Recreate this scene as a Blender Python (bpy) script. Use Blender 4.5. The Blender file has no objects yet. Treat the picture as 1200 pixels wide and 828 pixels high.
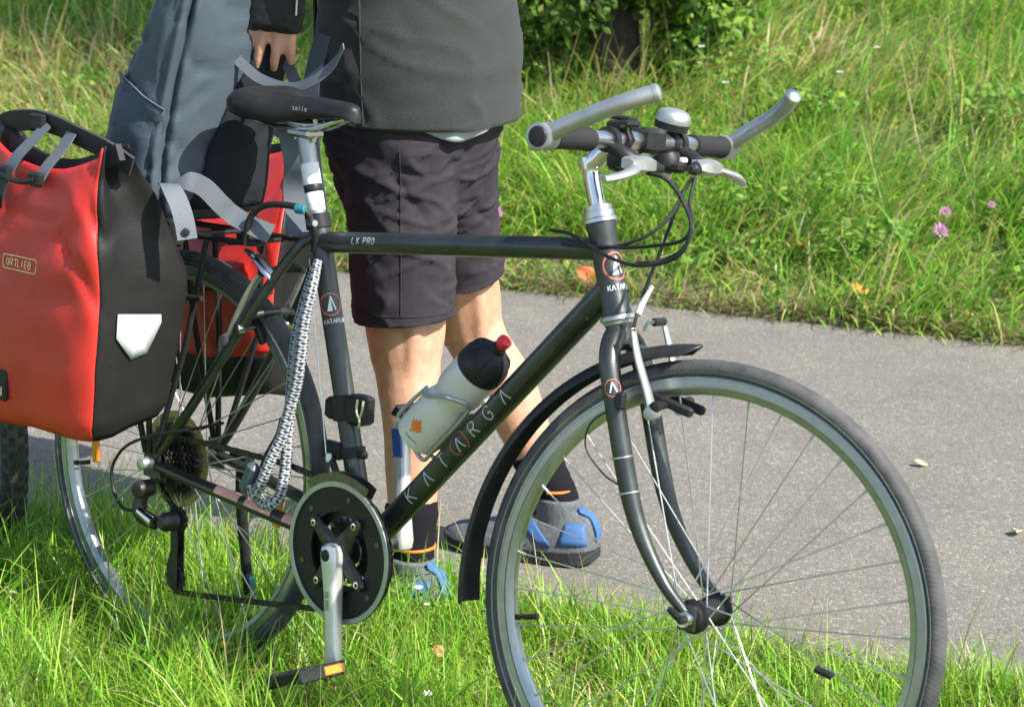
import bpy, bmesh, math, random
import numpy as np
from mathutils import Vector, Matrix, noise

random.seed(7)
RNG = np.random.default_rng(11)
sc = bpy.context.scene
COL = sc.collection
rad = math.radians

# ---------------------------------------------------------------- camera
cam_data = bpy.data.cameras.new('camera')
cam = bpy.data.objects.new('camera', cam_data)
COL.objects.link(cam)
sc.camera = cam
CAM = np.array([2.9762, -2.4011, 1.4113])
yaw, pit, rol = rad(132.8571), rad(13.1636), rad(0.8634)
fw = Vector((math.cos(yaw) * math.cos(pit), math.sin(yaw) * math.cos(pit), -math.sin(pit)))
rt = fw.cross(Vector((0, 0, 1))).normalized()
up = rt.cross(fw)
rt2 = rt * math.cos(rol) + up * math.sin(rol)
up2 = -rt * math.sin(rol) + up * math.cos(rol)
m = Matrix((rt2, up2, -fw)).transposed().to_4x4()
m.translation = Vector(CAM)
cam.matrix_world = m
cam_data.sensor_width = 36.0
cam_data.lens = 2832.2 / 1200 * 36.0
cam_data.clip_start = 0.05
cam_data.clip_end = 2000
cam_data.dof.use_dof = True
cam_data.dof.focus_distance = 3.9
cam_data.dof.aperture_fstop = 11.0

# ---------------------------------------------------------------- light
SUN_AZ, SUN_EL = 9.0, 45.0
world = bpy.data.worlds.new('World')
sc.world = world
world.use_nodes = True
wn = world.node_tree
wn.nodes.clear()
sky = wn.nodes.new('ShaderNodeTexSky')
sky.sky_type = 'NISHITA'
sky.sun_disc = False
sky.sun_elevation = rad(SUN_EL)
sky.sun_rotation = rad(90 - SUN_AZ)
sky.air_density = 1.0
sky.dust_density = 1.2
bg = wn.nodes.new('ShaderNodeBackground')
bg.inputs[1].default_value = 0.125
wo = wn.nodes.new('ShaderNodeOutputWorld')
wn.links.new(sky.outputs[0], bg.inputs[0])
wn.links.new(bg.outputs[0], wo.inputs[0])
sun_data = bpy.data.lights.new('sun', 'SUN')
sun_data.energy = 4.8
sun_data.angle = rad(0.53)
sun_data.color = (1.0, 0.95, 0.86)
sun = bpy.data.objects.new('sun', sun_data)
COL.objects.link(sun)
sd = Vector((math.cos(rad(SUN_AZ)) * math.cos(rad(SUN_EL)), math.sin(rad(SUN_AZ)) * math.cos(rad(SUN_EL)), math.sin(rad(SUN_EL))))
sun.rotation_euler = sd.to_track_quat('Z', 'Y').to_euler()
sun.location = (3, 1, 6)
sc.view_settings.view_transform = 'Standard'
sc.view_settings.look = 'None'
sc.view_settings.exposure = 0.95
sc.view_settings.gamma = 1.0
sc.cycles.use_denoising = True
sc.cycles.max_bounces = 6
sc.cycles.transparent_max_bounces = 6

# ---------------------------------------------------------------- materials
def mat(name, col, rough=0.5, metal=0.0, var=None, bump=None, coat=0.0, spec=0.5, sheen=0.0, sss=0.0, trans=0.0, col2=None):
    """var=(scale, amount) colour mottling, bump=(scale, distance) relief"""
    M = bpy.data.materials.new(name)
    M.use_nodes = True
    nt = M.node_tree
    b = nt.nodes['Principled BSDF']
    b.inputs['Base Color'].default_value = (*col, 1)
    b.inputs['Roughness'].default_value = rough
    b.inputs['Metallic'].default_value = metal
    b.inputs['Specular IOR Level'].default_value = spec
    b.inputs['Coat Weight'].default_value = coat
    b.inputs['Coat Roughness'].default_value = 0.12
    b.inputs['Sheen Weight'].default_value = sheen
    b.inputs['Transmission Weight'].default_value = trans
    if sss:
        b.inputs['Subsurface Weight'].default_value = sss
        b.inputs['Subsurface Radius'].default_value = (0.012, 0.005, 0.003)
        b.inputs['Subsurface Scale'].default_value = 1.0
    tc = nt.nodes.new('ShaderNodeTexCoord')
    if var:
        n = nt.nodes.new('ShaderNodeTexNoise')
        n.inputs['Scale'].default_value = var[0]
        n.inputs['Detail'].default_value = 6
        n.inputs['Roughness'].default_value = 0.65
        nt.links.new(tc.outputs['Object'], n.inputs['Vector'])
        r = nt.nodes.new('ShaderNodeValToRGB')
        a = var[1]
        c2 = col2 if col2 else tuple(min(1, c * (1 + a)) for c in col)
        c1 = tuple(c * (1 - a) for c in col)
        r.color_ramp.elements[0].position = 0.3
        r.color_ramp.elements[1].position = 0.7
        r.color_ramp.elements[0].color = (*c1, 1)
        r.color_ramp.elements[1].color = (*c2, 1)
        nt.links.new(n.outputs['Fac'], r.inputs['Fac'])
        nt.links.new(r.outputs['Color'], b.inputs['Base Color'])
        mr = nt.nodes.new('ShaderNodeMapRange')
        mr.inputs[3].default_value = max(0.03, rough - 0.09)
        mr.inputs[4].default_value = min(1, rough + 0.12)
        nt.links.new(n.outputs['Fac'], mr.inputs[0])
        nt.links.new(mr.outputs[0], b.inputs['Roughness'])
    if bump:
        n2 = nt.nodes.new('ShaderNodeTexNoise')
        n2.inputs['Scale'].default_value = bump[0]
        n2.inputs['Detail'].default_value = 4
        nt.links.new(tc.outputs['Object'], n2.inputs['Vector'])
        bp = nt.nodes.new('ShaderNodeBump')
        bp.inputs['Strength'].default_value = 1.0
        bp.inputs['Distance'].default_value = bump[1]
        nt.links.new(n2.outputs['Fac'], bp.inputs['Height'])
        nt.links.new(bp.outputs[0], b.inputs['Normal'])
    return M

MT = {}
MT['paint'] = mat('graphite_paint', (0.062, 0.070, 0.067), 0.42, 0.75, var=(22, .3), coat=0.3, bump=(260, .00012))
MT['paint2'] = mat('blue_paint', (0.03, 0.06, 0.16), 0.3, 0.2, var=(40, .2), coat=0.5)
MT['black'] = mat('black_plastic', (0.018, 0.018, 0.019), 0.45, var=(90, .3), bump=(300, .0003))
MT['fender'] = mat('black_fender_plastic', (0.022, 0.022, 0.023), 0.38, var=(25, .35), bump=(160, .0002))
MT['rubber'] = mat('tyre_rubber', (0.045, 0.047, 0.048), 0.7, var=(60, .4), bump=(500, .0006))
MT['grip'] = mat('grip_rubber', (0.025, 0.025, 0.027), 0.7, bump=(700, .0006))
MT['alu'] = mat('brushed_aluminium', (0.62, 0.63, 0.64), 0.3, 1.0, var=(45, .12), bump=(400, .00012))
MT['alusatin'] = mat('satin_aluminium', (0.44, 0.45, 0.44), 0.42, 0.75, var=(35, .12), bump=(350, .0002))
MT['chrome'] = mat('polished_steel', (0.72, 0.72, 0.73), 0.14, 1.0, var=(70, .08))
MT['sidewall'] = mat('grey_sidewall', (0.17, 0.175, 0.17), 0.6)
MT['crank'] = mat('polished_crank_alloy', (0.66, 0.66, 0.65), 0.33, 0.55, var=(30, .06))
MT['spider'] = mat('dark_alloy', (0.055, 0.054, 0.05), 0.4, 0.6, var=(60, .3))
MT['rim'] = mat('rim_aluminium', (0.40, 0.425, 0.41), 0.33, 0.9, var=(80, .12))
MT['spoke'] = mat('spoke_steel', (0.60, 0.60, 0.60), 0.3, 0.9)
MT['darkmetal'] = mat('greasy_steel', (0.05, 0.047, 0.042), 0.42, 0.7, var=(120, .5), bump=(500, .0004))
MT['brasscog'] = mat('worn_cog_steel', (0.16, 0.145, 0.11), 0.4, 0.8, var=(150, .4))
MT['saddle'] = mat('saddle_vinyl', (0.016, 0.016, 0.018), 0.38, var=(30, .3), bump=(450, .0003))
MT['red'] = mat('red_tarpaulin', (0.56, 0.030, 0.021), 0.40, var=(6, .2), bump=(700, .0007))
MT['blackfab'] = mat('black_tarpaulin', (0.0135, 0.0135, 0.014), 0.50, var=(12, .2), bump=(600, .0006))
MT['web'] = mat('black_webbing', (0.045, 0.045, 0.048), 0.6, bump=(700, .0008))
MT['greyweb'] = mat('grey_webbing', (0.115, 0.135, 0.155), 0.6, bump=(700, .0007))
MT['slate'] = mat('slate_nylon', (0.062, 0.083, 0.106), 0.52, var=(5, .10), bump=(420, .0007))
MT['slate2'] = mat('dark_slate_nylon', (0.052, 0.070, 0.090), 0.52, var=(5, .10), bump=(420, .0007))
MT['shadepanel'] = mat('painted_bag_shadow', (0.016, 0.020, 0.026), 0.85, spec=.15, bump=(500, .001))  # shadow colour for the forward side of the travel bag
MT['fleece'] = mat('grey_fleece', (0.042, 0.045, 0.0455), 0.95, var=(800, .55), bump=(850, .0014), sheen=0.25)
MT['sleeve'] = mat('black_softshell', (0.018, 0.018, 0.021), 0.5, bump=(60, .002))
MT['shorts'] = mat('plum_grey_cotton', (0.038, 0.033, 0.041), 0.85, var=(30, .14), bump=(700, .0009))
MT['shirt'] = mat('pale_cotton', (0.34, 0.36, 0.40), 0.9, bump=(200, .001))
MT['skin'] = mat('skin', (0.55, 0.295, 0.195), 0.5, var=(38, .17), bump=(260, .0005), sss=0.15)
MT['hair'] = mat('brown_hair', (0.06, 0.04, 0.028), 0.6, bump=(200, .004))
MT['sock'] = mat('black_sock', (0.012, 0.012, 0.015), 0.95, bump=(500, .0016))
MT['orange'] = mat('orange_print', (0.86, 0.19, 0.02), 0.6)
MT['shoegrey'] = mat('shoe_grey_mesh', (0.105, 0.115, 0.13), 0.75, var=(150, .4), bump=(600, .0012))
MT['shoeblue'] = mat('shoe_blue', (0.045, 0.13, 0.33), 0.6, bump=(400, .0006))
MT['sole'] = mat('shoe_sole', (0.03, 0.031, 0.034), 0.8, bump=(120, .002))
MT['white'] = mat('white_print', (0.78, 0.79, 0.79), 0.5)
MT['offwhite'] = mat('grey_print', (0.55, 0.57, 0.56), 0.5)
MT['redprint'] = mat('red_print', (0.65, 0.16, 0.12), 0.5)
MT['yellowprint'] = mat('yellow_print', (0.75, 0.58, 0.28), 0.5)
MT['reflector'] = mat('reflective_foil', (0.66, 0.68, 0.70), 0.35, 0.2, bump=(900, .0002))
MT['pinkfoil'] = mat('pale_red_foil', (0.72, 0.36, 0.30), 0.4, var=(50, .2))
MT['amber'] = mat('amber_reflector', (0.80, 0.24, 0.01), 0.2, coat=.5, trans=0.0)
MT['bottle'] = mat('milky_plastic', (0.66, 0.64, 0.565), 0.32, var=(14, .06), sss=0.25, coat=.2)
MT['redcap'] = mat('red_valve', (0.72, 0.04, 0.05), 0.35, sss=.1)
MT['teal'] = mat('teal_rubber', (0.02, 0.16, 0.22), 0.5)
MT['bluepl'] = mat('blue_plastic', (0.03, 0.10, 0.38), 0.3, coat=.3)
MT['lockpl'] = mat('lock_plastic', (0.06, 0.09, 0.11), 0.4)
MT['disc'] = mat('yellowed_plastic', (0.42, 0.36, 0.16), 0.25, trans=0.6)
MT['purple'] = mat('violet_sticker', (0.16, 0.14, 0.32), 0.5)
MT['bark'] = mat('bark', (0.040, 0.034, 0.028), 0.95, var=(22, .5), bump=(35, .02))
for _k, _v in dict(black=.28, grip=.2, saddle=.3, rubber=.2, blackfab=.22, web=.2, fleece=.12, shorts=.15, sleeve=.3, sock=.1, sole=.2, fender=.3, slate=.3, slate2=.3).items():
    MT[_k].node_tree.nodes['Principled BSDF'].inputs['Specular IOR Level'].default_value = _v
MT['fleece'].node_tree.nodes['Principled BSDF'].inputs['Sheen Weight'].default_value = 0.08
MT['soil'] = None

def tyre_mat():
    M = mat('tyre_tread_rubber', (0.06, 0.063, 0.066), 0.62, spec=.25)
    nt = M.node_tree
    b = nt.nodes['Principled BSDF']
    uv = nt.nodes.new('ShaderNodeUVMap')
    mp = nt.nodes.new('ShaderNodeMapping')
    nt.links.new(uv.outputs[0], mp.inputs[0])
    sep = nt.nodes.new('ShaderNodeSeparateXYZ')
    nt.links.new(mp.outputs[0], sep.inputs[0])
    # chevron grooves: sin(v*freq + |u|*k)
    ab = nt.nodes.new('ShaderNodeMath'); ab.operation = 'PINGPONG'; ab.inputs[1].default_value = 0.5
    nt.links.new(sep.outputs[0], ab.inputs[0])
    ml = nt.nodes.new('ShaderNodeMath'); ml.operation = 'MULTIPLY'; ml.inputs[1].default_value = 26.0
    nt.links.new(ab.outputs[0], ml.inputs[0])
    mv = nt.nodes.new('ShaderNodeMath'); mv.operation = 'MULTIPLY'; mv.inputs[1].default_value = 900.0
    nt.links.new(sep.outputs[1], mv.inputs[0])
    ad = nt.nodes.new('ShaderNodeMath'); ad.operation = 'ADD'
    nt.links.new(ml.outputs[0], ad.inputs[0]); nt.links.new(mv.outputs[0], ad.inputs[1])
    sn = nt.nodes.new('ShaderNodeMath'); sn.operation = 'SINE'
    nt.links.new(ad.outputs[0], sn.inputs[0])
    gt = nt.nodes.new('ShaderNodeMath'); gt.operation = 'SMOOTH_MAX'; gt.inputs[1].default_value = -0.3; gt.inputs[2].default_value = .3
    nt.links.new(sn.outputs[0], gt.inputs[0])
    n = nt.nodes.new('ShaderNodeTexNoise'); n.inputs['Scale'].default_value = 300
    tc = nt.nodes.new('ShaderNodeTexCoord'); nt.links.new(tc.outputs['Object'], n.inputs['Vector'])
    a2 = nt.nodes.new('ShaderNodeMath'); a2.operation = 'ADD'
    nt.links.new(gt.outputs[0], a2.inputs[0]); nt.links.new(n.outputs['Fac'], a2.inputs[1])
    bp = nt.nodes.new('ShaderNodeBump'); bp.inputs['Distance'].default_value = 0.00012
    nt.links.new(a2.outputs[0], bp.inputs['Height'])
    nt.links.new(bp.outputs[0], b.inputs['Normal'])
    n2 = nt.nodes.new('ShaderNodeTexNoise'); n2.inputs['Scale'].default_value = 26; n2.inputs['Detail'].default_value = 6
    nt.links.new(tc.outputs['Object'], n2.inputs['Vector'])
    r = nt.nodes.new('ShaderNodeValToRGB')
    r.color_ramp.elements[0].position = .35; r.color_ramp.elements[1].position = .7; r.color_ramp.elements[0].color = (0.045, 0.047, 0.049, 1); r.color_ramp.elements[1].color = (0.105, 0.104, 0.100, 1)
    nt.links.new(n2.outputs['Fac'], r.inputs['Fac'])
    nt.links.new(r.outputs[0], b.inputs['Base Color'])
    return M
MT['tyre'] = tyre_mat()

def sleeve_weave_mat():
    """black and white braided sleeve of the lock (uv: u round, v along in metres)"""
    M = mat('braided_sleeve', (0.5, 0.5, 0.5), 0.8)
    nt = M.node_tree
    b = nt.nodes['Principled BSDF']
    uv = nt.nodes.new('ShaderNodeUVMap')
    sep = nt.nodes.new('ShaderNodeSeparateXYZ'); nt.links.new(uv.outputs[0], sep.inputs[0])
    def mth(op, a, bb):
        k = nt.nodes.new('ShaderNodeMath'); k.operation = op
        for i, x in enumerate((a, bb)):
            if isinstance(x, (int, float)): k.inputs[i].default_value = x
            else: nt.links.new(x, k.inputs[i])
        return k.outputs[0]
    u = mth('MULTIPLY', sep.outputs[0], 2 * math.pi * 3)
    v = mth('MULTIPLY', sep.outputs[1], 2 * math.pi / 0.010)
    s1 = mth('SINE', mth('ADD', u, v), 0.0)
    s2 = mth('SINE', mth('SUBTRACT', mth('MULTIPLY', v, 1.0), u), 0.0)
    n = nt.nodes.new('ShaderNodeTexNoise'); n.inputs['Scale'].default_value = 160
    tc = nt.nodes.new('ShaderNodeTexCoord'); nt.links.new(tc.outputs['Object'], n.inputs['Vector'])
    f = mth('ADD', mth('ADD', mth('MULTIPLY', s1, s2), mth('MULTIPLY', s1, 0.5)), mth('MULTIPLY', mth('SUBTRACT', n.outputs['Fac'], 0.5), 1.6))
    r = nt.nodes.new('ShaderNodeValToRGB')
    r.color_ramp.elements[0].position = 0.36; r.color_ramp.elements[1].position = 0.5
    r.color_ramp.elements[0].color = (0.035, 0.045, 0.065, 1); r.color_ramp.elements[1].color = (0.40, 0.42, 0.435, 1)
    f2 = mth('ADD', mth('MULTIPLY', f, 0.4), 0.47)
    nt.links.new(f2, r.inputs['Fac']); nt.links.new(r.outputs[0], b.inputs['Base Color'])
    bp = nt.nodes.new('ShaderNodeBump'); bp.inputs['Distance'].default_value = 0.002
    nt.links.new(f2, bp.inputs['Height']); nt.links.new(bp.outputs[0], b.inputs['Normal'])
    return M
MT['weave'] = sleeve_weave_mat()

def asphalt_mat():
    M = mat('asphalt', (0.2, 0.2, 0.2), 0.85)
    nt = M.node_tree; b = nt.nodes['Principled BSDF']
    tc = nt.nodes.new('ShaderNodeTexCoord')
    def noi(s, d=4, ro=.6):
        n = nt.nodes.new('ShaderNodeTexNoise'); n.inputs['Scale'].default_value = s; n.inputs['Detail'].default_value = d; n.inputs['Roughness'].default_value = ro
        nt.links.new(tc.outputs['Object'], n.inputs['Vector']); return n
    v = nt.nodes.new('ShaderNodeTexVoronoi'); v.inputs['Scale'].default_value = 230
    nt.links.new(tc.outputs['Object'], v.inputs['Vector'])
    sepc = nt.nodes.new('ShaderNodeSeparateColor'); nt.links.new(v.outputs['Color'], sepc.inputs[0])
    r = nt.nodes.new('ShaderNodeValToRGB')
    e = r.color_ramp.elements
    e[0].position = 0; e[0].color = (0.121, 0.112, 0.097, 1)
    e[1].position = 1; e[1].color = (0.35, 0.328, 0.285, 1)
    x = e.new(0.35); x.color = (0.168, 0.155, 0.134, 1)
    x = e.new(0.85); x.color = (0.200, 0.184, 0.158, 1)
    nt.links.new(sepc.outputs[0], r.inputs['Fac'])
    n1 = noi(2.3, 10, .75)
    mx = nt.nodes.new('ShaderNodeMixRGB'); mx.blend_type = 'MULTIPLY'; mx.inputs[0].default_value = 1
    r2 = nt.nodes.new('ShaderNodeValToRGB')
    r2.color_ramp.elements[0].position = .30; r2.color_ramp.elements[0].color = (0.76, 0.76, 0.78, 1)
    r2.color_ramp.elements[1].position = .68; r2.color_ramp.elements[1].color = (1.1, 1.08, 1.03, 1)
    nt.links.new(n1.outputs['Fac'], r2.inputs['Fac'])
    nt.links.new(r.outputs[0], mx.inputs[1]); nt.links.new(r2.outputs[0], mx.inputs[2])
    nt.links.new(mx.outputs[0], b.inputs['Base Color'])
    n3 = noi(60, 5, .7)
    ad = nt.nodes.new('ShaderNodeMath'); ad.operation = 'SUBTRACT'
    nt.links.new(n3.outputs['Fac'], ad.inputs[0]); nt.links.new(v.outputs['Distance'], ad.inputs[1])
    bp = nt.nodes.new('ShaderNodeBump'); bp.inputs['Distance'].default_value = 0.0018; bp.inputs['Strength'].default_value = .8
    nt.links.new(ad.outputs[0], bp.inputs['Height']); nt.links.new(bp.outputs[0], b.inputs['Normal'])
    return M
MT['asphalt'] = asphalt_mat()
MT['soil'] = mat('soil_and_thatch', (0.105, 0.130, 0.038), 0.95, var=(14, .40), bump=(60, .02), col2=(0.17, 0.175, 0.065))

def attr_leaf_mat(name, transl=0.35, rough=0.5, spec=0.35):
    M = bpy.data.materials.new(name); M.use_nodes = True
    nt = M.node_tree; b = nt.nodes['Principled BSDF']
    a = nt.nodes.new('ShaderNodeAttribute'); a.attribute_name = 'col'
    nt.links.new(a.outputs['Color'], b.inputs['Base Color'])
    b.inputs['Roughness'].default_value = rough
    b.inputs['Specular IOR Level'].default_value = spec
    t = nt.nodes.new('ShaderNodeBsdfTranslucent')
    nt.links.new(a.outputs['Color'], t.inputs['Color'])
    mx = nt.nodes.new('ShaderNodeMixShader'); mx.inputs[0].default_value = transl
    out = nt.nodes['Material Output']
    nt.links.new(b.outputs[0], mx.inputs[1]); nt.links.new(t.outputs[0], mx.inputs[2])
    nt.links.new(mx.outputs[0], out.inputs['Surface'])
    return M
MT['grass'] = attr_leaf_mat('grass_blades', .42, .42, .45)
MT['leaf'] = attr_leaf_mat('leaf_foliage', .42)

# ---------------------------------------------------------------- mesh helpers
def V(*a): return np.array(a, float)
def unit(a):
    a = np.asarray(a, float); return a / max(1e-12, np.linalg.norm(a))
def cr(pts, n=6):
    """Catmull-Rom through the points"""
    P = np.asarray(pts, float)
    if len(P) < 3: return P
    Q = np.vstack([2 * P[0] - P[1], P, 2 * P[-1] - P[-2]])
    out = []
    for i in range(1, len(Q) - 2):
        for j in range(n):
            t = j / n
            out.append(.5 * ((2 * Q[i]) + (-Q[i - 1] + Q[i + 1]) * t + (2 * Q[i - 1] - 5 * Q[i] + 4 * Q[i + 1] - Q[i + 2]) * t * t + (-Q[i - 1] + 3 * Q[i] - 3 * Q[i + 1] + Q[i + 2]) * t ** 3))
    out.append(Q[-2]); return np.array(out)

class MB:
    def __init__(s): s.v = []; s.f = []; s.uv = []
    def add(s, verts, faces, uvs=None):
        o = len(s.v)
        s.v.extend([tuple(x) for x in np.asarray(verts, float)])
        for i, f in enumerate(faces):
            s.f.append(tuple(k + o for k in f))
            s.uv.append(uvs[i] if uvs is not None else [(0, 0)] * len(f))
        return s
    def grid(s, rings, closed=True, caps=True, uvlen=None):
        """rings: list of equally long point loops"""
        rings = [np.asarray(r, float) for r in rings]
        n = len(rings[0]); F = []; U = []
        L = uvlen if uvlen is not None else list(range(len(rings)))
        kk = n if closed else n - 1
        for i in range(len(rings) - 1):
            for j in range(kk):
                j2 = (j + 1) % n
                F.append((i * n + j, i * n + j2, (i + 1) * n + j2, (i + 1) * n + j))
                U.append([(j / n, L[i]), ((j + 1) / n, L[i]), ((j + 1) / n, L[i + 1]), (j / n, L[i + 1])])
        if caps and closed:
            F.append(tuple(reversed(range(n)))); U.append([(0, 0)] * n)
            k = (len(rings) - 1) * n
            F.append(tuple(range(k, k + n))); U.append([(0, 0)] * n)
        return s.add(np.vstack(rings), F, U)
    def tube(s, pts, r, n=12, caps=True, flat=1.0, ref=None):
        P = np.asarray(pts, float); k = len(P)
        r = np.full(k, r, float) if np.isscalar(r) else np.interp(np.linspace(0, 1, k), np.linspace(0, 1, len(r)), r)
        T = np.gradient(P, axis=0); T /= np.linalg.norm(T, axis=1)[:, None]
        a = np.array(ref, float) if ref is not None else (V(0, 0, 1) if abs(T[0][2]) < .9 else V(1, 0, 0))
        L = np.concatenate([[0], np.cumsum(np.linalg.norm(np.diff(P, axis=0), axis=1))])
        rings = []; th = np.linspace(0, 2 * np.pi, n, endpoint=False)
        for i in range(k):
            a = a - T[i] * (a @ T[i]); a = unit(a); b = np.cross(T[i], a)
            rings.append(P[i] + r[i] * (np.outer(np.cos(th), a) * flat + np.outer(np.sin(th), b)))
        return s.grid(rings, True, caps, L)
    def box(s, c, size, ax=None, bevel=0.0):
        """chamfered box: superellipse-ish corners"""
        c = np.asarray(c, float); h = np.asarray(size, float) / 2
        A = np.eye(3) if ax is None else np.array([unit(x) for x in ax])
        b = min(bevel, h.min() * .9) if bevel else h.min() * .18
        def loop(hx, hy, z, bb):
            q = [(hx, -hy + bb), (hx, hy - bb), (hx - bb, hy), (-hx + bb, hy), (-hx, hy - bb), (-hx, -hy + bb), (-hx + bb, -hy), (hx - bb, -hy)]
            return np.array([(x, y, z) for x, y in q])
        R = [loop(h[0] - b, h[1] - b, -h[2], b * .5), loop(h[0], h[1], -h[2] + b, b), loop(h[0], h[1], h[2] - b, b), loop(h[0] - b, h[1] - b, h[2], b * .5)]
        return s.grid([c + q @ A for q in R])
    def lathe(s, c, axis, prof, n=24, caps=True, ref=None):
        """prof: list of (distance along axis, radius)"""
        c = np.asarray(c, float); ax = unit(axis)
        a = V(0, 0, 1) if abs(ax[2]) < .9 else V(1, 0, 0)
        if ref is not None: a = np.asarray(ref, float)
        a = unit(a - ax * (a @ ax)); b = np.cross(ax, a)
        th = np.linspace(0, 2 * np.pi, n, endpoint=False)
        return s.grid([c + ax * h + r * (np.outer(np.cos(th), a) + np.outer(np.sin(th), b)) for h, r in prof], True, caps)
    def ribbon(s, pts, w, th=0.0016, side=None):
        """flat strap with thickness; side = width direction(s)"""
        P = np.asarray(pts, float)
        T = np.gradient(P, axis=0)
        R = []
        for i in range(len(P)):
            t = unit(T[i]); sd_ = np.asarray(side if side is not None else (0, 1, 0), float)
            if sd_.ndim == 2: sd_ = sd_[i]
            sd_ = unit(sd_ - t * (sd_ @ t)); nn = np.cross(t, sd_)
            R.append([P[i] + sd_ * w / 2 + nn * th / 2, P[i] - sd_ * w / 2 + nn * th / 2, P[i] - sd_ * w / 2 - nn * th / 2, P[i] + sd_ * w / 2 - nn * th / 2])
        return s.grid(R)
    def build(s, name, material, parent=None, smooth=True, xf=None, sharp=40):
        v = np.array(s.v)
        if xf is not None: v = xf(v)
        me = bpy.data.meshes.new(name)
        me.from_pydata([tuple(x) for x in v], [], s.f)
        uvl = me.uv_layers.new(name='UVMap')
        flat = np.array([c for f in s.uv for c in f], float).ravel()
        if len(flat) == 2 * len(me.loops): uvl.data.foreach_set('uv', flat)
        me.materials.append(MT[material] if isinstance(material, str) else material)
        if smooth:
            me.polygons.foreach_set('use_smooth', [True] * len(me.polygons))
            try: me.set_sharp_from_angle(angle=rad(sharp))
            except Exception: pass
        me.update()
        o = bpy.data.objects.new(name, me)
        COL.objects.link(o)
        if parent is not None: o.parent = parent
        return o

def empty(name, loc=(0, 0, 0), rot=(0, 0, 0)):
    o = bpy.data.objects.new(name, None); COL.objects.link(o)
    o.location = loc; o.rotation_euler = rot; o.empty_display_size = .1
    return o
def tag(o, label=None, cat=None, group=None, kind=None):
    if label: o['label'] = label
    if cat: o['category'] = cat
    if group: o['group'] = group
    if kind: o['kind'] = kind
    return o

# ---------------------------------------------------------------- terrain
PT = V(.9502, .3116, 0); PN = V(-.3116, .9502, 0)      # along / across the path
N0, N1 = 0.51, 2.98
def tn(t, n, z=0.0): return PT * t + PN * n + V(0, 0, z)
def fbm(x, y, s, seed=0):
    return noise.noise(Vector((x * s + seed * 7.3, y * s - seed * 3.1, seed * 1.7)))
def ground_z(t, n):
    if n < N0 + .02:
        z = .006 * fbm(t, n, 6) + .002
        if n < -1.5: z -= 0.0
        return z - max(0, (n - (N0 - .12))) * .05
    if n < N1 - .02: return -0.03
    h = n - N1
    if h < 0: return -0.03 + (h + .02) / .02 * .03
    z = 0.16 * h if h < 9 else 1.44 + .03 * min(h - 9, 60)
    return z + .03 * min(1, h) * fbm(t, n, 1.3, 2) + .01
def terrain():
    ts = np.unique(np.concatenate([np.array([-900, -300, -100, -50, -25, -15]), np.arange(-10, 8, .16), np.array([8, 15, 25, 50, 100, 300, 900])]))
    ns = np.unique(np.concatenate([np.array([-900, -300, -80, -30, -12, -6, -4]), np.arange(-3, N0 - .2, .16), np.arange(N0 - .2, N0 + .03, .05), [N0 + .05, 1.2, 2.2, N1 - .05, N1 - .02, N1, N1 + .03], np.arange(N1 + .1, 12, .18), [13, 15, 18, 25, 40, 70, 120, 300, 900]]))
    v = [tn(t, n, ground_z(t, n)) for t in ts for n in ns]
    k = len(ns); f = [(i * k + j, (i + 1) * k + j, (i + 1) * k + j + 1, i * k + j + 1) for i in range(len(ts) - 1) for j in range(k - 1)]
    tag(MB().add(v, f).build('ground', 'soil'), kind='structure')
terrain()
def path():
    ts = np.unique(np.concatenate([[-900, -200, -60, -20], np.arange(-10, 8, .07), [20, 60, 200, 900]]))
    rows = []
    for t in ts:
        e0 = N0 + .035 * fbm(t, 0, 2.2, 5) + .02 * fbm(t, 0, 9, 6)
        e1 = N1 + .025 * fbm(t, 0, 2.0, 8) + .014 * fbm(t, 0, 11, 9)
        w = e1 - e0
        row = [tn(t, e0 - .01, -.03)]
        for q in (0, .03, .12, .3, .5, .7, .88, .97, 1):
            row.append(tn(t, e0 + w * q, .004 + .012 * (1 - (2 * q - 1) ** 2) + .002 * fbm(t, q * 3, 3, 4)))
        row.append(tn(t, e1 + .01, -.03))
        rows.append(row)
    mb = MB(); k = len(rows[0])
    v = [p for r in rows for p in r]
    f = [(i * k + j, (i + 1) * k + j, (i + 1) * k + j + 1, i * k + j + 1) for i in range(len(rows) - 1) for j in range(k - 1)]
    tag(mb.add(v, f).build('path', 'asphalt'), kind='structure')
path()

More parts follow.
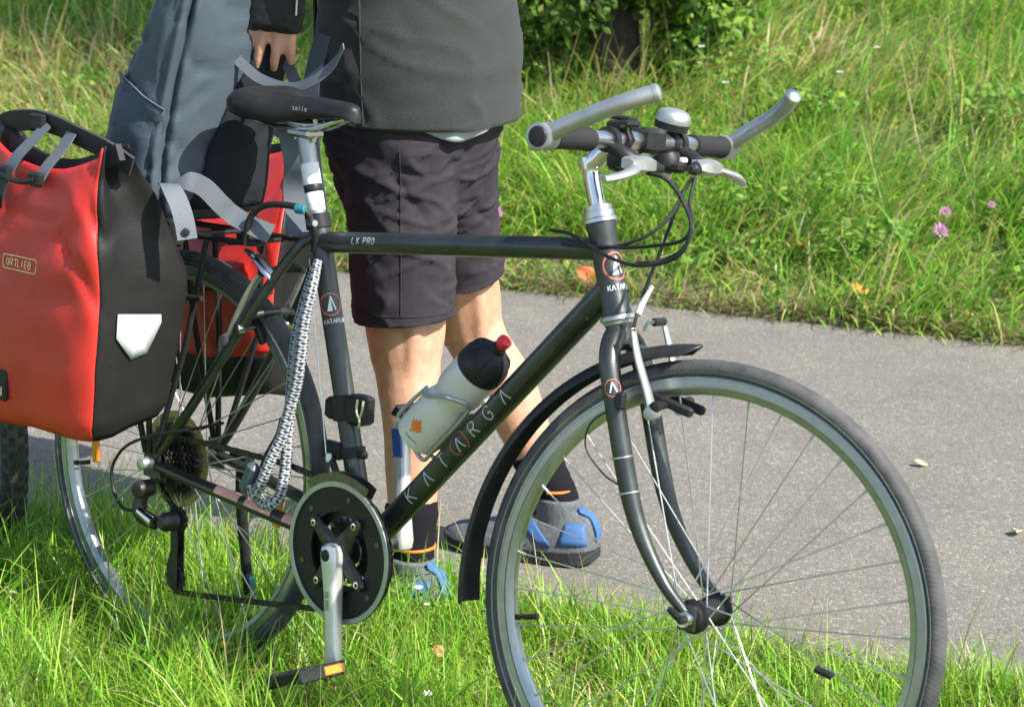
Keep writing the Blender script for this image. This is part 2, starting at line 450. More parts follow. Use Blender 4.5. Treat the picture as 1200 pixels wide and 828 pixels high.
# ---------------------------------------------------------------- grass
def blades(name, P, length, width, az, lean, curl, col, segs=4, tip=None, material='grass'):
    N = len(P)
    hd = np.stack([np.cos(az), np.sin(az), np.zeros(N)], 1)
    tw = az + np.pi / 2 + RNG.normal(0, .5, N)
    sdv = np.stack([np.cos(tw), np.sin(tw), np.zeros(N)], 1)
    cur = P.astype(float).copy()
    verts = np.zeros((N, 2 * segs + 1, 3), np.float32)
    cols = np.ones((N, 2 * segs + 1, 4), np.float32)
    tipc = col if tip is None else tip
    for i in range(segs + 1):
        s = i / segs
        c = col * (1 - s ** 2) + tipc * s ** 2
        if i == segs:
            verts[:, 2 * segs] = cur; cols[:, 2 * segs, :3] = c
        else:
            w = (width * (1 - s) ** .6 * (.75 + .5 * min(1, s * 3) * .5))[:, None] / 2
            verts[:, 2 * i] = cur - sdv * w; verts[:, 2 * i + 1] = cur + sdv * w
            cols[:, 2 * i, :3] = c; cols[:, 2 * i + 1, :3] = c
        ang = np.clip(lean + curl * (s + .5 / segs), 0, 2.6)
        cur = cur + (hd * np.sin(ang)[:, None] + np.array([0, 0, 1.]) * np.cos(ang)[:, None]) * (length / segs)[:, None]
    nv = 2 * segs + 1
    q = np.array([[2 * i, 2 * i + 1, 2 * i + 3, 2 * i + 2] for i in range(segs - 1)]).ravel()
    t = np.array([2 * segs - 2, 2 * segs - 1, 2 * segs])
    pat = np.concatenate([q, t]); nl = len(pat)
    loops = (np.arange(N)[:, None] * nv + pat[None]).ravel().astype(np.int32)
    cnt = np.array([4] * (segs - 1) + [3]); st = np.concatenate([[0], np.cumsum(cnt)[:-1]])
    starts = (np.arange(N)[:, None] * nl + st[None]).ravel().astype(np.int32)
    me = bpy.data.meshes.new(name)
    me.vertices.add(N * nv); me.vertices.foreach_set('co', verts.ravel())
    me.loops.add(len(loops)); me.loops.foreach_set('vertex_index', loops)
    me.polygons.add(len(starts)); me.polygons.foreach_set('loop_start', starts)
    me.polygons.foreach_set('use_smooth', np.ones(len(starts), bool))
    me.update(calc_edges=True)
    a = me.attributes.new('col', 'FLOAT_COLOR', 'POINT'); a.data.foreach_set('color', cols.ravel())
    me.materials.append(MT[material])
    o = bpy.data.objects.new(name, me); COL.objects.link(o)
    return o
def pick(pal, wts, N, jit=.22):
    pal = np.array(pal); i = RNG.choice(len(pal), N, p=np.array(wts) / sum(wts))
    c = pal[i] * (1 + RNG.normal(0, jit, (N, 1))) * (1 + RNG.normal(0, .06, (N, 3)))
    return np.clip(c, .006, .75)
GZ = np.vectorize(ground_z)
def field(t, n, s, seed):
    return np.array([fbm(a, b, s, seed) for a, b in zip(t, n)])

def verge():
    # tufted lawn the bicycle stands on
    parts = []
    for (t0, t1, n0, n1, dens) in ((-1.6, 1.9, -.55, N0 + .03, 21000), (-3.2, 3.4, -1.5, N0 + .02, 4200)):
        N = int((t1 - t0) * (n1 - n0) * dens)
        t = RNG.uniform(t0, t1, N); n = RNG.uniform(n0, n1, N); parts.append((t, n))
    t = np.concatenate([p[0] for p in parts]); n = np.concatenate([p[1] for p in parts])
    # clump towards tuft centres
    k = RNG.integers(0, 2600, len(t)); ct = RNG.uniform(-3.2, 3.4, 2600); cn = RNG.uniform(-1.5, N0, 2600)
    tuft = field(t, n, 5, 3)
    edge = N0 + .05 * np.array([fbm(a, 0, 3.1, 12) for a in t]) + .03 * np.array([fbm(a, 0, 13, 13) for a in t]) + RNG.normal(0, .016, len(t))
    keep = (n < edge) & (RNG.uniform(0, 1, len(t)) < .72 + .6 * tuft)
    # thinner close to the asphalt edge
    keep &= RNG.uniform(0, 1, len(t)) < np.clip((edge - n) / .10 + .12, 0, 1)
    t, n, tuft, edge = t[keep], n[keep], tuft[keep], edge[keep]
    N = len(t)
    P = np.outer(t, PT) + np.outer(n, PN); P[:, 2] = GZ(t, n) - .004
    L = RNG.gamma(7, .0120, N) * (1 + .60 * tuft) * (.90 + .75 * np.clip((.36 - t) / .3, 0, 1)) * np.clip(.55 + (edge - n) / .25, .5, 1.0)
    L = L * (1 + .75 * np.exp(-((P[:, 0] - .55) ** 2 + (P[:, 1] + .27) ** 2) / .035) + .45 * np.exp(-((P[:, 0] - .30) ** 2 + (P[:, 1] + .16) ** 2) / .03))
    L = np.clip(L, .03, .24)
    wdt = RNG.uniform(.0022, .0050, N)
    az = RNG.uniform(0, 2 * np.pi, N)
    lean = np.abs(RNG.normal(.34, .28, N)); curl = np.abs(RNG.normal(.95, .55, N))
    col = pick([(.180, .400, .028), (.125, .350, .024), (.265, .475, .042), (.39, .52, .080), (.58, .51, .25)], [5, 3, 4, 1.7, .6], N)
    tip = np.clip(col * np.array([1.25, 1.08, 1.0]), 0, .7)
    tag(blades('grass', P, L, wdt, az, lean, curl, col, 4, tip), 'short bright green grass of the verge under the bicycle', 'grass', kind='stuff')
    N = 9000
    t = RNG.uniform(-1.7, 2.0, N); n = RNG.uniform(-.6, N0 + .02, N)
    P = np.outer(t, PT) + np.outer(n, PN); P[:, 2] = GZ(t, n) + RNG.uniform(.004, .04, N)
    col = pick([(.46, .40, .20), (.34, .27, .13), (.26, .30, .08)], [3, 2, 2], N)
    tag(blades('dead_thatch', P, RNG.uniform(.03, .09, N), RNG.uniform(.002, .0045, N), RNG.uniform(0, 6.3, N), RNG.uniform(1.0, 1.6, N), RNG.normal(0, .3, N), col, 3), 'dead straw thatch low between the verge grass', 'grass', kind='stuff')
    # a few long seed stalks and broad clover-like leaves
    N = 900
    t = RNG.uniform(-1.8, 2.2, N); n = RNG.uniform(-.6, N0 - .02, N)
    P = np.outer(t, PT) + np.outer(n, PN); P[:, 2] = GZ(t, n)
    col = pick([(.34, .30, .13), (.20, .24, .05), (.42, .37, .19)], [3, 3, 2], N)
    tag(blades('grass_stalks', P, RNG.uniform(.09, .24, N), RNG.uniform(.0015, .003, N), RNG.uniform(0, 6.3, N), np.abs(RNG.normal(.25, .2, N)), RNG.normal(.3, .3, N), col, 4), 'thin pale stalks standing up among the verge grass', 'grass', kind='stuff')
verge()

def bank():
    rngs = [(-6.6, 2.2, N1 - .02, 4.2, 4200), (-7.6, 2.4, 4.2, 7.4, 3000), (-9, 4.2, 3.0, 9.5, 450)]
    T = []; Nn = []
    for t0, t1, n0, n1, dens in rngs:
        N = int((t1 - t0) * (n1 - n0) * dens); T.append(RNG.uniform(t0, t1, N)); Nn.append(RNG.uniform(n0, n1, N))
    t = np.concatenate(T); n = np.concatenate(Nn)
    e = N1 + .04 * np.array([fbm(a, 0, 2.4, 21) for a in t]) + RNG.normal(0, .012, len(t))
    tuft = field(t, n, 2.6, 22); big = field(t, n, .75, 23); dry = field(t, n, .9, 24) + .5 * field(t, n, 3.2, 25)
    keep = (n > e) & (RNG.uniform(0, 1, len(t)) < .75 + .7 * tuft)
    t, n, tuft, big, dry, e = [x[keep] for x in (t, n, tuft, big, dry, e)]
    N = len(t)
    P = np.outer(t, PT) + np.outer(n, PN); P[:, 2] = GZ(t, n) - .01
    far = np.clip((n - e) / .45, .38, 1)
    L = RNG.gamma(8, .025, N) * (1 + .7 * tuft + .35 * big) * (.40 + .62 * far)
    L = np.clip(L, .05, .42)
    wdt = RNG.uniform(.0045, .0110, N)
    # wind-laid: most blades lean the same way, to the right and down the bank
    base = math.atan2(-.25, .95) + field(t, n, 1.1, 27) * 2.2
    az = base + RNG.normal(0, .85, N)
    lean = np.abs(RNG.normal(.62, .34, N)); curl = np.abs(RNG.normal(1.1, .5, N))
    green = pick([(.155, .390, .044), (.215, .455, .056), (.29, .50, .070), (.095, .280, .036), (.42, .52, .11)], [4, 5, 3.6, 1.6, 2.0], N)
    straw = pick([(.58, .52, .24), (.50, .48, .18), (.36, .26, .13), (.68, .62, .36)], [3, 3, 1.5, 1], N)
    # drier strip on the left and at the shrub's foot
    left = np.clip(1.3 - np.abs(t + 3.5) / 1.1, 0, 1) * np.clip(1.3 - np.abs(n - 4.4) / .7, 0, 1)
    mid = np.clip(1.2 - np.abs(t + 1.0) / .7, 0, 1) * np.clip(1.2 - np.abs(n - 5.4) / .8, 0, 1)
    pd = np.clip(.14 + .34 * dry + .62 * left + .42 * mid, .03, .85)
    isd = RNG.uniform(0, 1, N) < pd
    col = np.where(isd[:, None], straw, green)
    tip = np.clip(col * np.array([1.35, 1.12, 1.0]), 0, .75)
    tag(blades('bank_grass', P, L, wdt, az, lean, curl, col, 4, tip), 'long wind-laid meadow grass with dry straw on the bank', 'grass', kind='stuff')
    # tall straw stalks
    N = 1500
    t = RNG.uniform(-6, 1.8, N); n = N1 + .15 + RNG.gamma(3, .7, N)
    P = np.outer(t, PT) + np.outer(n, PN); P[:, 2] = GZ(t, n)
    col = pick([(.42, .37, .20), (.34, .28, .14), (.30, .31, .10)], [3, 2, 2], N)
    tag(blades('dry_stalks', P, RNG.uniform(.22, .58, N), RNG.uniform(.0022, .0045, N), RNG.uniform(0, 6.3, N), np.abs(RNG.normal(.35, .3, N)), RNG.normal(.2, .35, N), col, 4), 'tall dry straw stalks sticking out of the bank grass', 'grass', kind='stuff')
    # matted clippings and litter along the far edge of the asphalt
    N = 4200
    t = RNG.uniform(-6.5, 2.2, N); n = N1 + RNG.normal(.035, .03, N)
    P = np.outer(t, PT) + np.outer(n, PN); P[:, 2] = GZ(t, np.maximum(n, N1 + .01)) + .012
    col = pick([(.30, .24, .12), (.20, .13, .065), (.38, .32, .17), (.12, .085, .045)], [3, 2.5, 2, 1.5], N)
    tag(blades('dry_litter', P, RNG.uniform(.03, .13, N), RNG.uniform(.003, .007, N), RNG.uniform(0, 6.3, N), RNG.uniform(1.1, 1.6, N), RNG.normal(.0, .3, N), col, 3), 'matted brown grass litter along the far path edge', 'litter', kind='stuff')
bank()

# ---------------------------------------------------------------- stroke lettering
GL = {
 'K': [[(0, 0), (0, 1)], [(.6, 1), (0, .42)], [(.18, .56), (.62, 0)]],
 'A': [[(0, 0), (.33, 1), (.66, 0)]],                       # written without a bar on the frame
 'T': [[(0, 1), (.66, 1)], [(.33, 1), (.33, 0)]],
 'R': [[(0, 0), (0, 1), (.42, 1), (.58, .86), (.58, .66), (.42, .5), (0, .5)], [(.28, .5), (.62, 0)]],
 'G': [[(.62, .82), (.48, .97), (.25, 1), (.06, .82), (0, .5), (.06, .18), (.25, 0), (.5, .04), (.62, .2), (.62, .46), (.36, .46)]],
 'L': [[(0, 1), (0, 0), (.5, 0)]],
 'X': [[(0, 0), (.6, 1)], [(0, 1), (.6, 0)]],
 'P': [[(0, 0), (0, 1), (.42, 1), (.58, .86), (.58, .66), (.42, .5), (0, .5)]],
 'O': [[(.3, 0), (.08, .15), (0, .5), (.08, .85), (.3, 1), (.52, .85), (.6, .5), (.52, .15), (.3, 0)]],
 'D': [[(0, 0), (0, 1), (.35, 1), (.58, .75), (.58, .25), (.35, 0), (0, 0)]],
 'E': [[(.5, 1), (0, 1), (0, 0), (.5, 0)], [(0, .52), (.42, .52)]],
 'I': [[(.2, 0), (.2, 1)]],
 'B': [[(0, 0), (0, 1), (.4, 1), (.54, .86), (.54, .66), (.4, .53), (0, .53)], [(.4, .53), (.58, .4), (.58, .14), (.42, 0), (0, 0)]],
 's': [[(.5, .62), (.3, .7), (.1, .62), (.12, .45), (.42, .3), (.45, .1), (.25, 0), (.03, .08)]],
 'e': [[(.03, .36), (.48, .36), (.44, .6), (.25, .7), (.06, .55), (.03, .3), (.12, .06), (.3, 0), (.47, .1)]],
 'l': [[(.2, 0), (.2, 1)]], 'i': [[(.2, 0), (.2, .7)], [(.2, .88), (.2, .95)]],
 'g': [[(.48, .6), (.25, .7), (.05, .5), (.05, .2), (.25, .02), (.48, .15)], [(.48, .7), (.48, -.15), (.25, -.3), (.05, -.2)]],
 'r': [[(.05, 0), (.05, .7)], [(.05, .45), (.2, .66), (.4, .68)]], 'a': [[(.45, .7), (.45, 0)], [(.45, .55), (.2, .7), (.03, .4), (.15, .03), (.45, .2)]],
}
def stroke(mb, fn, poly, w):
    P = []
    for a, b in zip(poly[:-1], poly[1:]):
        a = np.array(a, float); b = np.array(b, float); k = max(2, int(np.linalg.norm(b - a) / .002) + 1)
        for i in range(k): P.append(a + (b - a) * i / k)
    P.append(np.array(poly[-1], float)); P = np.array(P)
    T = np.gradient(P, axis=0); T /= np.maximum(1e-9, np.linalg.norm(T, axis=1))[:, None]
    Nn = np.stack([-T[:, 1], T[:, 0]], 1)
    A = [fn(*(p + q * w / 2)) for p, q in zip(P, Nn)]; B = [fn(*(p - q * w / 2)) for p, q in zip(P, Nn)]
    v = []; f = []
    for i in range(len(A)): v += [A[i], B[i]]
    for i in range(len(A) - 1): f.append((2 * i, 2 * i + 1, 2 * i + 3, 2 * i + 2))
    mb.add(v, f)
def lettering(fn, text, h, w, gap=.3, x0=0, y0=0, mb=None):
    mb = mb or MB(); x = x0
    for ch in text:
        if ch != ' ':
            for poly in GL[ch]: stroke(mb, fn, [(x + a * h, y0 + b * h) for a, b in poly], w)
        x += h * (.62 + gap) if ch != ' ' else h * .5
    return mb
def disc_poly(fn, cx, cy, r, w, mb, a0=0, a1=360):
    stroke(mb, fn, [(cx + r * math.cos(rad(a)), cy + r * math.sin(rad(a))) for a in np.linspace(a0, a1, 33)], w)
def fillpoly(mb, fn, pts, c=None):
    pts = [np.array(p, float) for p in pts]; c = np.mean(pts, axis=0) if c is None else np.array(c)
    # subdivided fan so that it follows a curved surface
    v = [fn(*c)]; f = []; n = len(pts)
    for k in (.5, 1.0):
        for p in pts: v.append(fn(*(c + (p - c) * k)))
    for i in range(n):
        j = (i + 1) % n
        f.append((0, 1 + i, 1 + j)); f.append((1 + i, 1 + n + i, 1 + n + j, 1 + j))
    mb.add(v, f)
def on_tube(A, axis, r, face, along=True, lift=.0007):
    """2d -> surface of a tube; along: text runs along the axis, else the axis is the letters' up"""
    A = np.asarray(A, float); a = unit(axis); n0 = np.asarray(face, float); n0 = unit(n0 - a * (n0 @ a)); R = r + lift
    if along:
        u = np.cross(n0, a)
        return lambda x, y: A + a * x + R * (n0 * math.cos(y / R) + u * math.sin(y / R))
    rr = np.cross(a, n0)
    return lambda x, y: A + a * y + R * (n0 * math.cos(x / R) + rr * math.sin(x / R))

# ---------------------------------------------------------------- bicycle
WR, WB = .3403, 1.0759
BBX, BBZ = .4348, .2875
LEAN = rad(4.1885)
STA = rad(73.1263); HTA = rad(71.2846); STEER = rad(12.9567)
bb = V(BBX, 0, BBZ)
sdir = V(-math.cos(STA), 0, math.sin(STA)); hdir = V(-math.cos(HTA), 0, math.sin(HTA))
htop = V(.8528, 0, .8374); hbot = htop - hdir * .128
rhub = V(0, 0, WR); fhub = V(WB, 0, WR)
def steer(a):
    def fn(X):
        X = np.atleast_2d(X) - htop
        return X * math.cos(a) + np.cross(hdir, X) * math.sin(a) + np.outer(X @ hdir, hdir) * (1 - math.cos(a)) + htop
    return fn
def one(fn, p): return fn(np.array([p]))[0]

def ring_profile(c, prof, n=96):
    """closed profile [(radius, y)] swept round the wheel axle (y axis)"""
    th = np.linspace(0, 2 * np.pi, n, endpoint=False)
    R = [np.array([(c[0] + r * math.cos(t), c[1] + y, c[2] + r * math.sin(t)) for r, y in prof]) for t in th]
    R.append(R[0]); mb = MB()
    L = [i * 2 * math.pi / n * WR for i in range(n + 1)]
    mb.grid(R, True, False, L)
    return mb
def wheel(root, c, xf, rear=False, fat=False, label=None):
    tr = .0150 if not fat else .025
    rc = WR - tr
    ro, ri = (.3185, .2935) if not fat else (.300, .278)
    w = .0115
    rim = ring_profile(c, [(ro, -w), (ro - .002, -w - .0012), (ro - .0035, -w - .0012), (ro - .0040, -w), (ro - .0130, -w), (ro - .0134, -w + .0016), (ro - .0150, -w + .0016), (ro - .0154, -w - .0002), (ri + .004, -w + .0018), (ri, -.0065), (ri - .0012, 0), (ri, .0065), (ri + .004, w - .0018), (ro - .0154, w + .0002), (ro - .0150, w - .0016), (ro - .0134, w - .0016), (ro - .0130, w), (ro - .0040, w), (ro - .0035, w + .0012), (ro - .002, w + .0012), (ro, w), (ro - .006, 0)]).build('wheel', 'rim', root, xf=xf)
    if label: rim['label'] = label
    prof = []
    for a in np.linspace(-118, 118, 19):
        k = 1.0 if abs(a) < 75 else 1 - (abs(a) - 75) / 43 * .10
        prof.append((rc + tr * math.cos(rad(a)) * (1.0 if fat else 1.0), tr * k * math.sin(rad(a)) * (1.04)))
    ring_profile(c, prof, 120).build('tyre', 'tyre', rim, xf=xf)
    if not fat:
        for sy in (-1, 1):
            ring_profile(c, [(ro + .0042, sy * .0150), (ro + .0060, sy * .0162), (ro + .0060, sy * .0150), (ro + .0042, sy * .0138)], 96).build('sidewall_line', 'sidewall', rim, xf=xf)
    if fat:
        kb = MB()
        for i in range(70):
            for j, a in enumerate((-52, -20, 20, 52)):
                t = 2 * math.pi * (i + (.5 if j % 2 else 0)) / 70
                er = V(math.cos(t), 0, math.sin(t)); et = V(-math.sin(t), 0, math.cos(t)); nn = er * math.cos(rad(a)) + V(0, 1, 0) * math.sin(rad(a))
                kb.box(c + er * rc + nn * tr, (.016, .010, .0035), (et, np.cross(nn, et), nn))
        kb.build('tread', 'rubber', rim, xf=xf)
    # hub
    fl = .034 if not rear else .029; fr = .0235
    if rear:
        pr = [(-.062, .008), (-.060, .010), (-.034, .012), (-.033, fr), (-.028, fr), (-.026, .016), (.022, .016), (.026, fr), (.031, fr), (.032, .012), (.060, .010), (.062, .008)]
    else:
        pr = [(-.049, .012), (-.047, .0165), (-.040, .0175), (-.038, fr), (-.032, fr), (-.029, .0165), (0, .0145), (.029, .0165), (.032, fr), (.038, fr), (.040, .0175), (.047, .0165), (.049, .012)]
    MB().lathe(c, (0, 1, 0), pr, 28).build('hub', 'black', rim, xf=xf)
    MB().lathe(c, (0, 1, 0), [(-.076, .0035), (-.075, .0055), (-.064, .0060), (-.063, .0085), (-.052, .0085), (.052, .0085), (.063, .0085), (.064, .006), (.074, .0055), (.075, .0035)], 14).build('axle', 'darkmetal', rim, xf=xf)
    if not rear:
        MB().lathe(c, (0, 1, 0), [(-.0695, .0042), (-.0698, .0098), (-.063, .0115), (-.057, .0112)], 16).build('axle_nut', 'chrome', rim, xf=xf)
        MB().tube(cr([c + V(.0, -.064, .0), c + V(-.006, -.068, .002), c + V(-.022, -.066, .010)], 4), [.005, .006, .0045], 8).build('release_lever', 'black', rim, xf=xf)
    for i in range(36):
        side = -1 if i % 2 else 1
        k = i // 2
        a = 2 * math.pi * (i + .5) / 36
        lead = rad(68) * (1 if k % 2 else -1)
        ah = a + lead * .93
        f = .035 * side if not rear else (.0285 * side)
        p0 = c + V((fr - .003) * math.cos(ah), f + (.002 if k % 4 < 2 else -.002), (fr - .003) * math.sin(ah))
        p1 = c + V((ri + .001) * math.cos(a), .002 * side, (ri + .001) * math.sin(a))
        mb = MB().tube([p0, p0 + (p1 - p0) * .96], .00105, 6)
        mb.tube([p0 + (p1 - p0) * .955, p1], .0019, 6)
        mb.build('spoke', 'spoke', rim, xf=xf)
    av = rad(193)
    er = V(math.cos(av), 0, math.sin(av))
    MB().lathe(c + er * (ri - .001), -er, [(0, .0042), (.004, .0042), (.005, .003), (.012, .003), (.013, .0042), (.034, .0042), (.035, .002)], 10).build('valve', 'black', rim, xf=xf)
    return rim

def bicycle(name, loc, lean, steer_a, paint, full=True):
    root = empty(name, loc, (-lean, 0, 0))
    S = steer(steer_a)
    # ---- frame
    tt_r = bb + sdir * .469; tt_f = htop - hdir * .036
    dt_f = hbot + hdir * .04
    MB().tube([tt_r, tt_f], .0160, 20).build('top_tube', paint, root)
    dt = MB().tube([bb, dt_f], .0190, 22).build('down_tube', paint, root)
    MB().tube([bb, bb + sdir * .505], .0165, 20).build('seat_tube', paint, root)
    MB().tube([hbot, hbot + hdir * .004, hbot + hdir * .012, htop - hdir * .012, htop - hdir * .004, htop], [.0212, .0212, .0195, .0195, .0212, .0212], 24).build('head_tube', paint, root)
    MB().lathe(bb, (0, 1, 0), [(-.036, .018), (-.035, .0215), (.035, .0215), (.036, .018)], 24).build('bottom_bracket_shell', paint, root)
    for s in (-1, 1):
        MB().tube(cr([bb + sdir * .478 + V(0, s * .012, 0), bb + sdir * .463 + V(-.03, s * .026, -.01), V(.20, s * .047, .615), V(.06, s * .062, .415), V(.004, s * .067, WR + .004)], 5), [.0075, .0085, .0085, .008, .0065], 12).build('seat_stay', paint, root)
        cs = MB().tube(cr([bb + V(-.01, s * .018, 0), V(.36, s * .03, .296), V(.28, s * .046, .308), V(.10, s * .062, .328), V(.004, s * .067, WR - .002)], 5), [.0115, .0115, .0110, .0095, .0085], 14).build('chain_stay', paint, root)
        MB().box(V(.0, s * .067, WR), (.042, .006, .05), bevel=.0025).build('dropout', paint, root)
        if full and s == -1:
            # two pale reflective foil strips along the drive-side stay
            A0 = V(.28, -.046, .308); A1 = V(.10, -.062, .328)
            d = unit(A1 - A0)
            for (x0, x1, mm) in ((.005, .062, 'pinkfoil'), (.075, .128, 'pinkfoil'), (-.055, -.02, 'pinkfoil')):
                fn = on_tube(A0, d, .0112, (.35, -.75, .75), True, .0012)
                pm = MB(); st = []
                for q in np.linspace(x0, x1, 6): st.append([fn(q, y) for y in np.linspace(-.0085, .0085, 5)])
                pm.grid(st, False, False).build('reflective_strip', mm, cs)
    MB().tube(cr([V(.197, -.043, .610), V(.203, 0, .614), V(.197, .043, .610)], 4), .0065, 10).build('stay_bridge', paint, root)
    # ---- seat
    col = MB().lathe(bb + sdir * .489, sdir, [(0, .0175), (.001, .0195), (.022, .0195), (.023, .0175)], 20).build('seat_collar', 'black', root)
    MB().tube([bb + sdir * .50 + V(-.006, -.014, 0), bb + sdir * .50 + V(.012, -.03, .002), bb + sdir * .50 + V(.03, -.034, .003)], .005, 8).build('clamp_lever', 'alu', col)
    pb = bb + sdir * .505; pt_ = bb + sdir * .632
    post = MB().tube([pb, pt_], .0136, 20).build('seat_post', 'alusatin', root)
    if full:
        for (a, b, mm) in ((.012, .040, 'white'), (.040, .052, 'black'), (.052, .085, 'white')):
            MB().lathe(pb, sdir, [(a, .0139), (a + .0004, .0142), (b - .0004, .0142), (b, .0139)], 20, False).build('tape_band', mm, post)
    MB().box(pt_ + V(.0, 0, .006), (.052, .036, .016), bevel=.005).box(pt_ + V(.0, 0, .02), (.045, .05, .010), bevel=.004).lathe(pt_ + V(.02, 0, -.006), (0, 0, 1), [(0, .004), (.034, .004)], 8).lathe(pt_ + V(-.02, 0, -.006), (0, 0, 1), [(0, .004), (.034, .004)], 8).build('saddle_clamp', 'alu', root)
    rings = []; xs = np.linspace(0, 1, 25)
    for q in xs:
        x = .122 + .243 * q
        hw = np.interp(q, [0, .03, .1, .2, .35, .5, .7, .9, .97, 1], [.035, .056, .070, .073, .060, .040, .024, .0195, .016, .007])
        zt = np.interp(q, [0, .06, .2, .5, .8, .95, 1], [.945, .957, .962, .955, .953, .951, .944])
        dp = np.interp(q, [0, .06, .2, .4, .6, .85, 1], [.010, .027, .042, .038, .021, .009, .003])
        loop = []
        for a in np.linspace(0, 2 * np.pi, 28, endpoint=False):
            y = math.sin(a); z = math.cos(a)
            yy = hw * (abs(y) ** .7) * np.sign(y)
            if z >= 0: zz = zt - .012 * (1 - z ** .7) - .010 * abs(y) ** 3
            else: zz = zt - .019 - dp * abs(z) ** .55 * (.35 + .65 * abs(y) ** .5)
            loop.append((x, yy, zz))
        rings.append(loop)
    sad = MB().grid(rings).build('saddle', 'saddle', root, sharp=70)
    if full:
        fn0 = lambda x, y: V(.262 + x, -.0388 + .115 * x - .012 * abs(y - .005) , .934 + y)
        lettering(fn0, 'selle', .007, .0011, .25).build('lettering', 'offwhite', sad)
    for s in (-1, 1):
        MB().tube(cr([V(.135, s * .032, .918), V(.19, s * .024, .905), V(.235, s * .021, .905), V(.28, s * .018, .906), V(.345, s * .008, .928)], 5), .0035, 8).build('saddle_rail', 'chrome', sad)
    # ---- head / fork / bars (all steered)
    MB().lathe(htop, hdir, [(0, .021), (.001, .0245), (.006, .0245), (.008, .0215), (.016, .0215), (.017, .0195), (.024, .0195), (.025, .015)], 20).build('headset', 'alu', root)
    MB().lathe(hbot, -hdir, [(0, .021), (.0005, .0238), (.006, .0242), (.008, .021), (.012, .020)], 24).build('crown_race', 'alusatin', root)
    fork = MB()
    cb = hbot - hdir * .010
    fork.lathe(cb + hdir * .004, -hdir, [(0, .0185), (.02, .0188), (.035, .0165), (.042, .008)], 20)
    for s in (-1, 1):
        pts = cr([cb - hdir * .012 + V(0, s * .006, 0), cb - hdir * .024 + V(0, s * .026, 0), cb - hdir * .046 + V(0, s * .043, 0), cb - hdir * .085 + V(0, s * .050, 0), V(.964, s * .0515, .503), V(.994, s * .0525, .437), V(1.035, s * .0535, .380), V(WB - .004, s * .0535, WR + .006)], 6)
        fork.tube(pts, [.0155, .0152, .0148, .0142, .0135, .0115, .0090, .0072], 16)
        fork.box(V(WB, s * .0535, WR), (.026, .006, .034), bevel=.002)
    fk = fork.build('fork', paint, root, xf=S)
    wheel(root, fhub, S, False, not full, 'spoked front wheel with slick tyre and silver rim' if full else None)
    wheel(root, rhub, None, True, not full)
    # stem
    st = MB()
    st.tube(cr([htop + hdir * .02, htop + hdir * .07, htop + hdir * .088 + V(.010, 0, .001), V(.858, 0, .944), V(.900, 0, .955)], 5), [.0118, .0125, .0140, .0130, .0125], 16)
    st.lathe(V(.905, -.021, .955), (0, 1, 0), [(0, .014), (.001, .0185), (.041, .0185), (.042, .014)], 20)
    st.lathe(htop + hdir * .075 + V(-.002, 0, 0), hdir, [(0, .013), (.016, .0135), (.018, .008)], 14)
    st.build('stem', 'chrome', root, xf=S)
    hb = MB().tube(cr([V(.900, -.272, .953), V(.903, -.15, .954), V(.905, -.05, .955), V(.905, .05, .955), V(.903, .15, .954), V(.900, .272, .953)], 5), [.0112, .0112, .0125, .0125, .0112, .0112], 16).build('handlebar', 'alu', root, xf=S)
    for s in (-1, 1):
        MB().lathe(V(.9015, s * .150, .953), (0, s, 0), [(0, .012), (.001, .0155), (.006, .0160), (.008, .0148), (.092, .0148), (.094, .0160), (.100, .0155), (.101, .012)], 20).build('grip', 'grip', hb, xf=S)
        if not full: continue
        be = MB()
        y = s * .267
        be.lathe(V(.900, y - s * .015, .953), (0, s, 0), [(0, .0125), (.001, .0175), (.029, .0175), (.030, .0150)], 20)
        if s < 0: pts = [V(.905, y, .957), V(.945, y, .977), V(.99, y + .001, .999), V(1.02, y + .008, 1.013), V(1.040, y + .018, 1.022)]
        else: pts = [V(.905, y, .957), V(.945, y, .988), V(.968, y - .001, 1.003), V(.990, y - .010, 1.021), V(1.004, y - .020, 1.036)]
        be.tube(cr(pts, 5), [.0120, .0116, .0114, .0114, .0114], 16)
        be.box(V(.890, y, .941), (.014, .020, .014), bevel=.003)
        beo = be.build('bar_end', 'alusatin', hb, xf=S)
        MB().lathe(V(.900, y + s * .0155, .953), (0, s, 0), [(-.006, .0135), (0, .0135), (.002, .012), (.003, .006)], 18).build('end_cap', 'black', beo, xf=S)
        e = pts[-1]; dd = unit(pts[-1] - pts[-2])
        MB().lathe(e, dd, [(-.004, .0116), (-.001, .0122), (.003, .0117), (.006, .008), (.007, .003)], 16).build('end_plug', 'alu' if s > 0 else 'alusatin', beo, xf=S)
